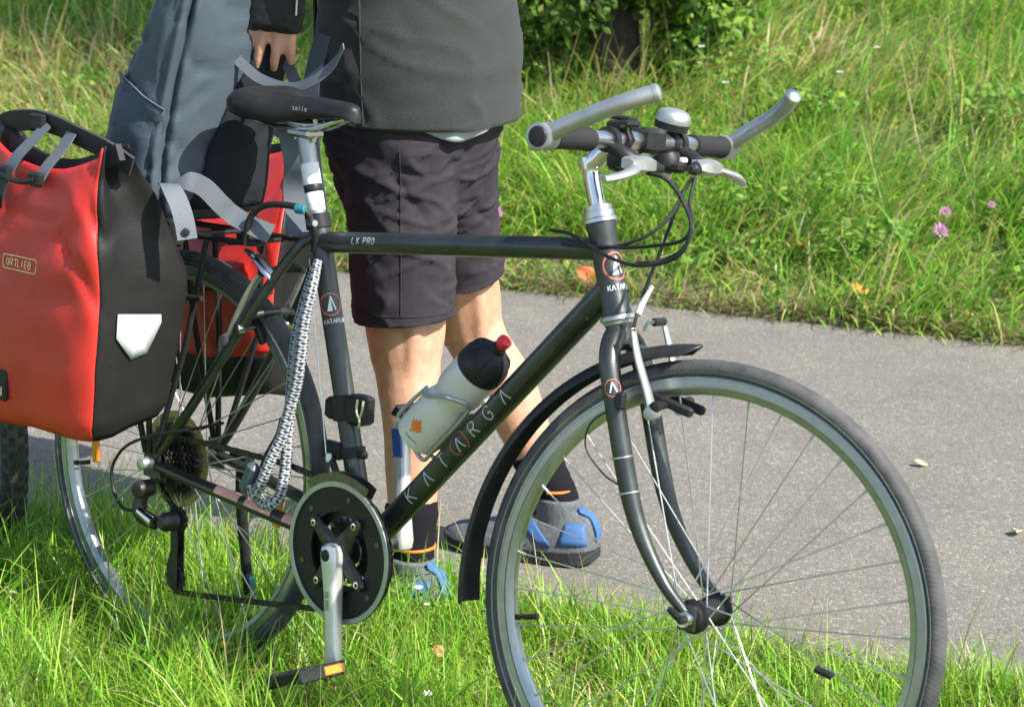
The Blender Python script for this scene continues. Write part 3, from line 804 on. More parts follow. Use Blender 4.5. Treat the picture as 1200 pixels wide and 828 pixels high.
    if full:
        for s in (-1, 1):
            lv = MB()
            yc = s * .100
            lv.lathe(V(.9035, yc - .007, .9545), (0, 1, 0), [(0, .0128), (.001, .0172), (.013, .0172), (.014, .0128)], 18)
            lv.tube(cr([V(.912, yc, .945), V(.930, yc, .936), V(.946, yc - s * .012, .928), V(.954, yc - s * .036, .924)], 4), [.011, .012, .0115, .009], 12)
            lv.lathe(V(.954, yc - s * .034, .924), (.12, -s, 0), [(0, .008), (.012, .008), (.014, .006), (.024, .0045)], 12)
            lb = lv.build('brake_lever', 'black', hb, xf=S)
            hs = MB().grid([[V(.953, yc + s * y_, .927) + V(.012 * dx, 0, .009 * dz) * k_ for dx, dz in ((-1, 1), (.3, 1.2), (1.1, .7), (1.2, -.6), (.4, -1.1), (-.9, -.8))] for y_, k_ in ((-.032, .55), (-.022, 1.0), (.0, 1.15), (.022, 1.0), (.036, .7))])
            hs.build('lever_housing', 'alusatin', lb, xf=S)
            bl_ = MB()
            pth = cr([V(.958, yc + s * .020, .925), V(.966, yc + s * .040, .921), V(.971, yc + s * .062, .917), V(.967, yc + s * .088, .911), V(.960, yc + s * .108, .907)], 5)
            bl_.tube(pth, [.0080, .0088, .0080, .0074, .0066], 12, flat=.7)
            bl_.build('lever_blade', 'alusatin', lb, xf=S)
            # shifter pod under the bar
            sh = MB()
            sh.lathe(V(.906, yc - s * .034, .938), unit(V(.35, 0, -1)), [(-.004, .012), (0, .019), (.010, .0215), (.018, .020), (.023, .012)], 18)
            sh.box(V(.922, yc - s * .036, .924), (.034, .026, .016), bevel=.005)
            so = sh.build('shifter', 'black', hb, xf=S)
            MB().tube(cr([V(.915, yc - s * .040, .915), V(.905, yc - s * .02, .907), V(.897, yc - s * .004, .905)], 4), [.006, .007, .0055], 10, flat=.5).build('shift_paddle', 'alu', so, xf=S)
            MB().box(V(.934, yc - s * .034, .934), (.008, .014, .008), bevel=.002).build('gear_window', 'white', so, xf=S)
        # bell
        bc = V(.903, .078, .973)
        bel = MB().lathe(bc, V(.18, -.06, 1), [(0, .010), (.001, .0235), (.011, .0245), (.012, .022)], 24)
        bel.lathe(V(.903, .071, .955), (0, 1, 0), [(0, .0128), (.001, .0158), (.013, .0158), (.014, .0128)], 16)
        bo = bel.build('bell', 'black', hb, xf=S)
        MB().lathe(bc, V(.18, -.06, 1), [(.010, .0215), (.0102, .0240), (.016, .0244), (.022, .0232), (.0265, .0190), (.0290, .0120), (.0300, .005)], 32).build('bell_dome', 'alusatin', bo, xf=S)
        # computer bracket
        cp = MB().box(V(.905, -.066, .976), (.036, .034, .010), (V(1, 0, .15), V(0, 1, 0), V(-.15, 0, 1)), bevel=.003)
        cp.box(V(.905, -.066, .984), (.030, .024, .006), bevel=.002)
        cp.lathe(V(.905, -.072, .955), (0, 1, 0), [(0, .0130), (.001, .0152), (.011, .0152), (.012, .0130)], 16)
        cpo = cp.build('computer_mount', 'black', hb, xf=S)
        MB().tube([V(.9125, -.060, .973), V(.921, -.060, .957), V(.914, -.060, .943)], .0016, 6).tube([V(.9125, -.073, .973), V(.921, -.073, .957), V(.914, -.073, .943)], .0016, 6).build('tie', 'black', cpo, xf=S)
        MB().box(V(.909, .0, .957), (.038, .050, .034), bevel=.006).build('clamp_cover', 'black', hb, xf=S)
        # lamp bracket wires / cables
        CB = {
         'A': [(.975, -.060, .923), (.997, -.050, .919), (1.011, -.030, .897), (1.029, -.030, .870), (1.035, -.035, .851), (1.022, -.040, .837), (.979, -.040, .826), (.933, -.036, .817), (.883, -.030, .811), (.840, -.024, .806), (.80, -.016, .803)],
         'B': [(.975, -.060, .923), (1.000, -.045, .915), (1.019, -.030, .885), (1.041, -.040, .857), (1.038, -.050, .827), (1.012, -.055, .809), (.965, -.055, .799), (.912, -.045, .801), (.860, -.030, .810), (.812, -.015, .818), (.762, .000, .8165)],
         'C': [(.959, .060, .911), (.955, .050, .895), (.955, .030, .861), (.947, .020, .816), (.938, .010, .775), (.935, .000, .744), (.943, -.020, .720), (.957, -.040, .708)],
         'D': [(.951, .050, .891), (.960, .020, .864), (.953, -.010, .839), (.934, -.030, .824), (.898, -.030, .812), (.853, -.022, .805)],
         'E': [(.963, .060, .911), (.980, .030, .878), (1.004, .010, .853), (1.006, -.010, .824), (.980, -.020, .806), (.954, -.050, .798)]}
        for k, pts in CB.items():
            MB().tube(cr(pts, 8), .0026, 8).build('cable', 'black', root)
        MB().tube([V(.948, .004, .765), V(.938, -.004, .738), V(.940, -.012, .726)], [.003, .0048, .0045], 10).build('cable_boot', 'offwhite', root)
        MB().tube(cr([dt_f + V(-.02, -.024, -.045), V(.77, -.018, .612), V(.66, -.012, .499), V(.50, -.006, .330)], 6), .0018, 6).build('cable', 'black', root)
        # fender of the front wheel
        rings = []
        for a in np.linspace(98, 189.5, 46):
            q = (a - 98) / 91.5
            r = np.interp(q, [0, .25, .6, 1], [.3600, .3680, .3755, .386])
            w = .0235 * min(1, q / .055 + .10) if q < .05 else .0225 * (1 + .12 * max(0, q - .85) / .15)
            er = V(math.cos(rad(a)), 0, math.sin(rad(a)))
            lp = []
            for y in np.linspace(-1, 1, 11): lp.append(fhub + er * (r - .015 * y * y * (w / .0225)) + V(0, w * y, 0))
            for y in np.linspace(1, -1, 11): lp.append(fhub + er * (r - .002 - .015 * y * y * (w / .0225)) + V(0, w * y * .985, 0))
            rings.append(lp)
        fo = MB().grid(rings).build('fender', 'fender', root, xf=S, sharp=60)
        MB().tube([V(.985, -.0, .675), V(.93, 0, .68), V(.90, 0, .675)], .0025, 6).build('fender_bracket', 'alu', fo, xf=S)
        # front V brake
        for s in (-1, 1):
            arm = MB().tube(cr([V(.985, s * .043, .600), V(.974, s * .046, .630), V(.957, s * .050, .672), V(.944, s * .047, .708)], 5), [.0100, .0085, .0075, .0055], 12, flat=.62)
            arm.lathe(V(.986, s * .036, .600), (0, s, 0), [(0, .009), (.018, .0095), (.019, .006)], 14)
            a_ = arm.build('brake_arm', 'alusatin', root, xf=S)
            MB().box(V(1.000, s * .0185, .612), (.066, .011, .013), (V(1, 0, -.22), V(0, 1, 0), V(.22, 0, 1)), bevel=.003).build('brake_pad', 'black', a_, xf=S)
            MB().lathe(V(.992, s * .022, .610), (0, s, 0), [(0, .005), (.020, .006), (.024, .0075), (.032, .0075), (.033, .004)], 12).build('pad_bolt', 'black', a_, xf=S)
        nd = MB().tube(cr([V(.957, -.040, .708), V(.948, -.01, .716), V(.946, .01, .714), V(.944, .047, .708)], 4), .0026, 8)
        nd.build('brake_cable', 'chrome', root, xf=S)
        MB().lathe(V(.946, .008, .7145), (0, 1, 0), [(0, .003), (.002, .0058), (.03, .0058), (.032, .004)], 10).build('rubber_boot', 'black', root, xf=S)
        # clips on the fork leg
        for zz in (.49, .535):
            p = V(.964 + (.503 - zz) * .36, -.0515, zz)
            MB().lathe(p, unit(V(.33, 0, -1)), [(-.0015, .0142), (-.001, .0152), (.001, .0152), (.0015, .0142)], 18, False).build('cable_clip', 'alu', fk, xf=S)
        MB().tube(cr([V(.934, -.058, .60), V(.905, -.062, .575), V(.90, -.060, .54), V(.93, -.060, .51), V(.955, -.062, .50)], 5), .0013, 6).build('sensor_cable', 'black', fk, xf=S)
        # red spoke-sensor spot near the fork leg, spoke magnet on the wheel
        MB().box(V(.9475, -.066, .612), (.014, .012, .024), bevel=.003).build('speed_sensor', 'black', fk, xf=S)
        MB().lathe(fhub + V(.172, -.014, -.0365), (1, 0, -.22), [(0, .004), (.001, .0055), (.024, .0055), (.025, .004)], 10).build('spoke_magnet', 'black', root, xf=S)
        # lettering on the tubes
        dd = unit(dt_f - bb); uvec = (.45, -.75, .35)
        fn = on_tube(bb, dd, .0190, uvec, True)
        # spelled along the tube with one ringed letter
        L0 = bb + dd * 0
        sp = [('K', .140), ('A', .186), ('T', .229), ('A', .273), ('R', .311), ('G', .349), ('A', .391)]
        for ch, s0 in sp:
            lm = MB()
            for poly in GL[ch]: stroke(lm, fn, [(s0 + a * .022, -.011 + b * .022) for a, b in poly], .0021)
            lm.build('letter', 'offwhite', dt)
        cm = MB(); disc_poly(fn, .2805, 0, .0175, .0016, cm); cm.build('emblem_ring', 'redprint', dt)
        ttd = unit(tt_f - tt_r)
        fn = on_tube(tt_r, ttd, .0160, (.15, -.85, .2), True)
        lettering(fn, 'LX', .0095, .0015, .32, .085, -.004).build('lettering', 'offwhite', root); lettering(fn, 'PRO', .0095, .0015, .32, .109, -.004).build('lettering', 'offwhite', root)
        def emblem(fn, cx, cy, r, par, text=None):
            a = MB(); disc_poly(fn, cx, cy, r, r * .13, a); a.build('emblem_ring', 'redprint', par)
            b = MB(); fillpoly(b, fn, [(cx - r * .42, cy - r * .62), (cx + r * .10, cy - r * .62), (cx + r * .04, cy + r * .75)])
            stroke(b, fn, [(cx + r * .05, cy + r * .75), (cx + r * .42, cy - r * .55)], r * .13)
            b.build('emblem', 'white', par)
            if text: lettering(fn, text, r * .38, r * .085, .22, cx - r * .95, cy - r * 1.75).build('lettering', 'offwhite', par)
        sto = [o for o in root.children if o.name.startswith('seat_tube')][0]
        hto = [o for o in root.children if o.name.startswith('head_tube')][0]
        emblem(on_tube(bb + sdir * .372, sdir, .0165, (.66, -.72, 0), False), .002, 0, .0165, sto, 'KATARGA')
        emblem(on_tube(htop - hdir * .062, hdir, .0195, (1.0, -.28, 0), False), 0, 0, .0185, hto, 'KATARGA')
        # small emblem on the steered fork leg
        a = MB(); fn = on_tube(V(.9245, -.050, .624), hdir, .0144, (.55, -.8, 0), False)
        disc_poly(fn, 0, 0, .0115, .0014, a); a.build('emblem_ring', 'redprint', fk, xf=S)
        a = MB(); stroke(a, fn, [(-.005, -.006), (.0, .008), (.005, -.006)], .0018); a.build('emblem', 'white', fk, xf=S)
        # violet sticker low on the seat tube
        fn = on_tube(bb + sdir * .075, sdir, .0165, (.75, -.65, 0), False)
        pm = MB(); pm.grid([[fn(x, y) for x in np.linspace(-.010, .013, 6)] for y in (-.014, 0, .012)], False, False).build('sticker', 'purple', sto)
        pm = MB(); pm.grid([[fn(x, y) for x in np.linspace(-.010, .013, 6)] for y in (.013, .016)], False, False).build('sticker', 'white', sto)
    # ---- drivetrain
    cd = unit(V(.028, 0, -.1677))
    yc = -.056
    if full:
        gd = MB().lathe(bb + V(0, yc, 0), (0, -1, 0), [(-.004, .062), (-.0040, .1055), (0, .1085), (.0045, .1085), (.0050, .1015), (.0022, .0985), (.0022, .062), (-.004, .062)], 72, False).build('chain_guard', 'black', root, sharp=25)
        MB().lathe(bb + V(0, yc, 0), (0, -1, 0), [(.0046, .1087), (.0056, .1080), (.0058, .1008), (.0050, .1000)], 72, False).build('guard_edge', 'alusatin', gd)
        for k, (rr, y) in enumerate(((.098, -.050), (.073, -.043), (.047, -.036))):
            nt_ = int(rr * 2 * math.pi / .0127); cg = MB(); th = np.linspace(0, 2 * np.pi, nt_ * 4, endpoint=False)
            o_ = [rr + (.004 if i % 4 in (1, 2) else -.0025) for i in range(nt_ * 4)]
            f_ = []
            for yy, inner in ((y - .001, True), (y - .001, False), (y + .001, False), (y + .001, True)):
                f_.append([bb + V((rr - .020 if inner else o_[i]) * math.cos(t), yy, (rr - .020 if inner else o_[i]) * math.sin(t)) for i, t in enumerate(th)])
            cg.grid(f_, True, False).build('chainring', 'darkmetal', root)
        sp_ = MB()
        for k in range(4):
            a = rad(45 + 90 * k + 8)
            e = V(math.cos(a), 0, math.sin(a)); p = V(-math.sin(a), 0, math.cos(a))
            sp_.grid([[bb + e * q + p * w2 * u + V(0, yc - .006 + dy, 0) for u, dy in ((-1, 0), (-.6, -.005), (.6, -.005), (1, 0), (.8, .006), (-.8, .006))] for q, w2 in ((.010, .020), (.03, .015), (.05, .011), (.066, .010), (.072, .006))])
        spo = sp_.build('spider', 'spider', root)
        for k in range(4):
            a = rad(45 + 90 * k + 8); e = V(math.cos(a), 0, math.sin(a))
            MB().lathe(bb + e * .062 + V(0, yc - .009, 0), (0, -1, 0), [(0, .0055), (.003, .0055), (.0035, .003), (.001, .0028)], 12).build('chainring_bolt', 'chrome', spo)
        for k in range(6):
            a = rad(20 + 60 * k); e = V(math.cos(a), 0, math.sin(a))
            MB().lathe(bb + e * .085 + V(0, yc - .0023, 0), (0, -1, 0), [(0, .0045), (.001, .0045), (.0012, .003), (.0004, .0028)], 10).build('guard_screw', 'brasscog', gd)
    else:
        MB().lathe(bb + V(0, yc, 0), (0, -1, 0), [(0, .05), (0, .095), (.003, .097), (.003, .05), (0, .05)], 40, False).build('chainring', 'darkmetal', root)
    MB().lathe(bb, (0, 1, 0), [(-.074, .009), (-.074, .011), (.078, .011), (.078, .009)], 14).build('bottom_bracket_axle', 'darkmetal', root)
    for s in (-1, 1):
        d = cd if s < 0 else -cd
        y0, y1 = (-.070, -.083) if s < 0 else (.072, .088)
        ca = MB(); p = np.cross(d, V(0, 1, 0)); rings = []
        for q, w2, h2 in ((-.016, .008, .006), (-.012, .0145, .009), (0, .0175, .0105), (.02, .0155, .0095), (.06, .0128, .0075), (.12, .0120, .0068), (.155, .0128, .0066), (.172, .0138, .0068), (.181, .0095, .006), (.184, .004, .004)):
            w2 *= 1.12; h2 *= 1.75
            c = bb + d * q + V(0, y0 + (y1 - y0) * max(0, min(1, q / .15)), 0)
            rings.append([c + p * w2 * math.cos(t) * (abs(math.cos(t)) ** -.35 if abs(math.cos(t)) > .05 else 1) * .92 + V(0, h2, 0) * math.sin(t) * (abs(math.sin(t)) ** -.35 if abs(math.sin(t)) > .05 else 1) * .92 for t in np.linspace(0.01, 2 * np.pi + .01, 20, endpoint=False)])
        ca.grid(rings)
        co = ca.build('crank_arm', 'crank', root)
        MB().lathe(bb + V(0, y0 - (.0165 if s < 0 else -.0165), 0), (0, s, 0), [(-.002, .009), (.001, .009), (.0018, .006)], 16).build('crank_bolt', 'black', co)
        if full and s < 0:
            fn = lambda x, y: bb + cd * (.055 + x) + V(0, y0 - .0150 + (y1 - y0) * (.055 + x) / .15 + .004 * abs(y + .0045), 0) + np.cross(V(0, 1, 0), cd) * -(y - .0015)
            lettering(fn, 'DEORE', .0062, .0010, .35).build('lettering', 'black', co)
        if full and s > 0:
            MB().box(bb + d * .15 + V(0, y1 - .0115, 0), (.021, .004, .045), (p, V(0, 1, 0), d), bevel=.0018).build('crank_sticker', 'bluepl', co)
        # pedal
        pc = bb + d * .170 + V(0, y1 + s * .058, 0)
        pe = MB().lathe(bb + d * .170 + V(0, y1, 0), (0, s, 0), [(0, .006), (.012, .0065), (.1, .0055)], 10)
        tl = V(.93, 0, .36) if s < 0 else V(.8, 0, -.6); tu = np.cross(tl, V(0, 1, 0))
        for e in (-1, 1): pe.box(pc + unit(tl) * e * .038, (.008, .092, .021), (tl, V(0, 1, 0), tu), bevel=.002)
        for e in (-1, 0, 1): pe.box(pc + V(0, e * .040, 0), (.078, .009, .018), (tl, V(0, 1, 0), tu), bevel=.002)
        po = pe.build('pedal', 'black', root)
        for e in (-1, 1): MB().box(pc + unit(tl) * e * .0425 + V(0, -s * .022, 0), (.003, .040, .013), (tl, V(0, 1, 0), tu), bevel=.001).build('reflector', 'amber', po)
    if not full: return root
    # cassette with spoke protector
    for k, rr in enumerate((.066, .058, .051, .045, .040, .035, .030, .025)):
        nt_ = max(11, int(rr * 2 * math.pi / .0127)); th = np.linspace(0, 2 * np.pi, nt_ * 4, endpoint=False); y = -.0215 - k * .0047
        o_ = [rr + (.003 if i % 4 in (1, 2) else -.002) for i in range(nt_ * 4)]
        MB().grid([[rhub + V((rr - .012 if inn else o_[i]) * math.cos(t), yy, (rr - .012 if inn else o_[i]) * math.sin(t)) for i, t in enumerate(th)] for yy, inn in ((y - .001, True), (y - .001, False), (y + .001, False), (y + .001, True), (y - .001, True))], True, False).build('sprocket', 'darkmetal' if k % 3 else 'brasscog', root)
    MB().lathe(rhub, (0, 1, 0), [(-.058, .022), (-.0195, .022)], 24).build('cassette_body', 'darkmetal', root)
    MB().lathe(rhub, (0, 1, 0), [(-.0185, .045), (-.0185, .079), (-.0165, .079), (-.0165, .045), (-.0185, .045)], 48, False).build('spoke_protector', 'disc', root)
    MB().lathe(rhub, (0, -1, 0), [(.071, .009), (.072, .0125), (.076, .0125), (.080, .0100), (.092, .0095), (.094, .006)], 16).build('axle_nut', 'alusatin', root)
    # rear derailleur
    rd = MB()
    rd.lathe(V(.004, -.083, .300), (0, -1, 0), [(-.014, .010), (-.012, .014), (.010, .015), (.018, .013), (.020, .008)], 18)
    rd.tube(cr([V(.004, -.086, .296), V(.000, -.090, .272), V(.012, -.092, .257), V(.040, -.088, .252)], 4), [.011, .012, .013, .012], 12)
    rdo = rd.build('rear_derailleur', 'darkmetal', root)
    MB().tube([V(.010, -.097, .266), V(.045, -.096, .255)], [.009, .011], 10).build('derailleur_link', 'chrome', rdo)
    MB().lathe(V(.058, -.060, .256), (0, -1, 0), [(0, .012), (.004, .016), (.026, .0155), (.034, .010), (.035, .003)], 20).build('derailleur_body', 'spider', rdo)
    for y in (-.052, -.066):
        MB().box(V(.061, y, .208), (.017, .002, .125), (V(1, 0, .04), V(0, 1, 0), V(-.04, 0, 1)), bevel=.0008).build('derailleur_cage', 'darkmetal', rdo)
    for z in (.258, .160):
        mbp = MB(); th = np.linspace(0, 2 * np.pi, 44, endpoint=False)
        mbp.grid([[V(.061, yy, z) + (.019 + (.0025 if i % 4 in (1, 2) else 0)) * V(math.cos(t), 0, math.sin(t)) for i, t in enumerate(th)] for yy in (-.062, -.056)]).build('pulley', 'black', rdo)
    MB().tube(cr([(.161, -.060, .435), (.110, -.080, .417), (.040, -.100, .396), (-.027, -.100, .366), (-.060, -.100, .327), (-.058, -.100, .292), (-.039, -.100, .268), (-.029, -.095, .260), (-.004, -.09, .262)], 6), .0027, 8).build('gear_cable', 'black', root)
    # chain links along its path
    cy = -.0475
    a = np.linspace(rad(-95), rad(100), 30)
    pth = [bb + V(.098 * math.cos(t), cy, .098 * math.sin(t)) for t in a]
    pth += [V(.30, cy + .002, .394), V(.12, cy + .004, .390), V(.0, cy + .004, WR + .041)]
    pth += [rhub + V(.041 * math.cos(t), cy + .004, .041 * math.sin(t)) for t in np.linspace(rad(100), rad(250), 10)]
    pth += [V(.01, -.05, .292), V(.045, -.057, .274), V(.079, -.059, .258), V(.062, -.059, .232), V(.043, -.059, .178), V(.046, -.059, .150), V(.061, -.059, .1395), V(.09, -.057, .141), V(.25, -.052, .165), V(.40, cy, .1885)]
    P = np.array(pth); L = np.concatenate([[0], np.cumsum(np.linalg.norm(np.diff(P, axis=0), axis=1))])
    ch = MB(); k = int(L[-1] / .0127)
    for i in range(k):
        s0, s1 = [V(*[np.interp((i + q) / k * L[-1], L, P[:, j]) for j in range(3)]) for q in (0, 1)]
        d = unit(s1 - s0); n_ = np.cross(d, V(0, 1, 0)); w = .0062 if i % 2 else .0040
        for e in (-1, 1): ch.box((s0 + s1) / 2 + V(0, e * w / 2, 0), (.0155, .0012, .0082), (d, V(0, 1, 0), n_), bevel=.0004)
        ch.box(s0, (.006, .005, .006), (d, V(0, 1, 0), n_))
    ch.build('chain', 'darkmetal', root, smooth=False)
    # front derailleur and its clamp on the seat tube
    c = bb + sdir * .145
    fd = MB().lathe(c - sdir * .008, sdir, [(0, .017), (.001, .0205), (.015, .0205), (.016, .017)], 20)
    fd.box(c + V(-.030, -.012, .0), (.040, .018, .026), bevel=.004).box(c + V(.026, -.004, .002), (.016, .012, .012), bevel=.003)
    fd.tube([c + V(-.03, -.02, -.005), V(.405, -.040, .395), V(.40, -.05, .385)], .006, 10)
    fo_ = fd.build('front_derailleur', 'black', root)
    for y in (-.043, -.060):
        pts = [bb + V(.112 * math.cos(rad(t)), y, .112 * math.sin(rad(t))) for t in np.linspace(62, 128, 9)]
        rr_ = []
        for p_, t in zip(pts, np.linspace(62, 128, 9)):
            e = V(math.cos(rad(t)), 0, math.sin(rad(t))); rr_.append([p_ + e * .010 + V(0, .0008, 0), p_ + e * .010 - V(0, .0008, 0), p_ - e * .010 - V(0, .0008, 0), p_ - e * .010 + V(0, .0008, 0)])
        MB().grid(rr_).build('derailleur_cage', 'brasscog', fo_)
    MB().lathe(V(.372, -.03, .412), (0, 0, 1), [(0, .004), (.005, .0055), (.012, .004)], 10).build('cable_bolt', 'white', fo_)
    MB().tube([bb + sdir * .44 + V(-.02, -.012, 0), V(.368, -.03, .41)], .0009, 6).build('gear_wire', 'spoke', root)
    # lock bracket clamped on the seat tube
    c = bb + sdir * .214
    lb = MB().lathe(c - sdir * .019, sdir, [(0, .018), (.002, .0225), (.036, .0225), (.038, .018)], 20)
    lb.box(c + V(.037, -.006, .004), (.038, .034, .044), bevel=.005).box(c + V(-.022, .0, -.004), (.03, .03, .034), bevel=.006)
    lbo = lb.build('lock_bracket', 'black', root)
    MB().tube(cr([c + V(.050, -.0245, .024), c + V(.050, -.026, .006), c + V(.056, -.025, -.006), c + V(.056, -.0245, -.018)], 4), .002, 6).tube(cr([c + V(.0615, -.0235, .024), c + V(.0615, -.025, .010), c + V(.057, -.025, -.004)], 4), .002, 6).build('wire_clip', 'chrome', lbo)
    # rear V brake
    for s in (-1, 1):
        ar = MB().tube(cr([V(.150, s * .047, .560), V(.170, s * .050, .600), V(.195, s * .050, .645), V(.214, s * .046, .676)], 5), [.0095, .0085, .0075, .006], 12, flat=.6)
        ar.lathe(V(.154, s * .040, .566), (0, s, 0), [(0, .009), (.02, .0095), (.021, .006)], 14)
        ao = ar.build('brake_arm', 'alusatin', root)
        MB().box(V(.185, s * .019, .585), (.052, .011, .013), (V(-.55, 0, .83), V(0, 1, 0), V(.83, 0, .55)), bevel=.003).build('brake_pad', 'black', ao)
        MB().lathe(V(.183, s * .026, .588), (0, s, 0), [(0, .005), (.018, .006), (.022, .0085), (.034, .0085), (.035, .005)], 12).build('pad_bolt', 'chrome', ao)
    MB().tube(cr([V(.214, -.046, .676), V(.222, -.01, .684), V(.224, .02, .684), V(.214, .046, .676)], 4), [.004, .0075, .0075, .004], 10).build('brake_boot', 'black', root)
    br = MB().tube(cr([V(.168, -.035, .708), V(.196, -.038, .700), V(.224, -.040, .683), V(.238, -.040, .672)], 4), [.006, .012, .013, .007], 12, flat=.4)
    br.build('stay_bracket', 'chrome', root)
    # luggage rack
    rk = MB()
    zr = .722
    for s in (-1, 1):
        rk.tube(cr([V(.215, s * .045, zr + .004), V(.18, s * .055, zr), V(.0, s * .058, zr - .006), V(-.17, s * .058, zr - .012)], 4), .005, 10)
        for x0 in (.10, -.02, -.10):
            rk.tube([V(.0 + x0 * .12, s * .072, WR + .02 if x0 > 0 else WR + .015), V(x0 * .8, s * .074, .55), V(x0, s * .058, zr - .006)], .005, 8)
        rk.tube(cr([V(-.10, s * .075, .60), V(.0, s * .078, .615), V(.11, s * .072, .625)], 4), .0045, 8)
    for x in (.15, .05, -.05, -.15): rk.tube([V(x, -.056, zr - .005), V(x, .056, zr - .005)], .004, 8)
    rko = rk.build('luggage_rack', 'black', root)
    MB().tube(cr([V(.190, -.058, .720), V(.193, -.058, .742), V(.200, -.056, .766), V(.222, -.050, .784), V(.26, -.046, .790), V(.292, -.040, .788), V(.303, -.030, .776), V(.305, -.02, .750), V(.30, -.015, .722)], 5), .0052, 10).build('rack_hoop', 'black', rko)
    MB().lathe(V(.293, -.041, .787), (1, .3, 0), [(-.008, .006), (-.007, .0072), (.008, .0072), (.009, .006)], 10).build('rack_clip', 'teal', rko)
    # kickstand on the far stay
    ks = MB().tube(cr([V(.055, .075, .330), V(.050, .083, .26), V(.046, .102, .16), V(.04, .125, .055)], 5), [.010, .0095, .009, .0085], 12)
    ks.box(V(.055, .075, .338), (.05, .02, .03), bevel=.005)
    kso = ks.build('kickstand', 'black', root)
    MB().tube([V(.0445, .110, .135), V(.042, .119, .09), V(.0395, .127, .045)], [.0098, .0102, .0105], 12).build('kickstand_foot', 'teal', kso)
    # wheel reflectors between the rear spokes
    for a in (185, -8):
        e = V(math.cos(rad(a)), 0, math.sin(rad(a))); q = V(-math.sin(rad(a)), 0, math.cos(rad(a)))
        MB().box(rhub + e * .235, (.018, .008, .068), (e, V(0, 1, 0), q), bevel=.003).build('spoke_reflector', 'amber', root)
    # bottle cage
    nb = unit(np.cross(V(0, 1, 0), dd) * 1.0)
    if nb[2] < 0: nb = -nb
    ax0 = bb + dd * .203 + nb * .0640
    cg = MB()
    for s in (-1, 1):
        cg.tube(cr([ax0 + dd * .02 - nb * .040 + V(0, s * .012, 0), ax0 + dd * .10 - nb * .040 + V(0, s * .012, 0), ax0 + dd * .128 - nb * .036 + V(0, s * .018, 0), ax0 + dd * .120 - nb * .012 + V(0, s * .040, 0), ax0 + dd * .085 + nb * .018 + V(0, s * .038, 0), ax0 + dd * .075 + nb * .036 + V(0, s * .014, 0)], 6), .0032, 8)
        cg.tube(cr([ax0 + dd * .075 + nb * .036 + V(0, s * .014, 0), ax0 + dd * .03 + nb * .041 + V(0, s * .012, 0), ax0 - dd * .004 + nb * .040 + V(0, s * .012, 0), ax0 - dd * .006 + nb * .02 + V(0, s * .012, 0), ax0 - dd * .006 - nb * .036 + V(0, s * .012, 0), ax0 + dd * .02 - nb * .040 + V(0, s * .012, 0)], 6), .0032, 8)
    cg.box(ax0 + dd * .07 - nb * .0415, (.09, .022, .003), (dd, V(0, 1, 0), nb), bevel=.001)
    cg.build('bottle_cage', 'alusatin', root)
    return root

bicycle('bicycle', (0, 0, 0), LEAN, STEER, 'paint', True)
_b = [o for o in bpy.data.objects if o.name == 'bicycle'][0]
tag(_b, 'dark graphite trekking bicycle with silver bar ends standing in the grass', 'bicycle')
_b2 = bicycle('bicycle', (-.755, .160, 0), rad(3), 0.0, 'paint2', False)
_b2.rotation_euler = (rad(-3), 0, rad(157))
tag(_b2, 'other bicycle with a knobbly tyre behind the red pannier', 'bicycle')

# local bicycle coordinates -> world
def bl(X):
    X = np.atleast_2d(X); c, s = math.cos(LEAN), math.sin(LEAN)
    return np.stack([X[:, 0], X[:, 1] * c + X[:, 2] * s, -X[:, 1] * s + X[:, 2] * c], 1)
def thing(name, o):
    """empty that stands at local point o with the bicycle's lean; returns root and a shift for its meshes"""
    e = empty(name, tuple(bl(V(*o))[0]), (-LEAN, 0, 0))
    return e, (lambda X: np.asarray(X, float) - V(*o))

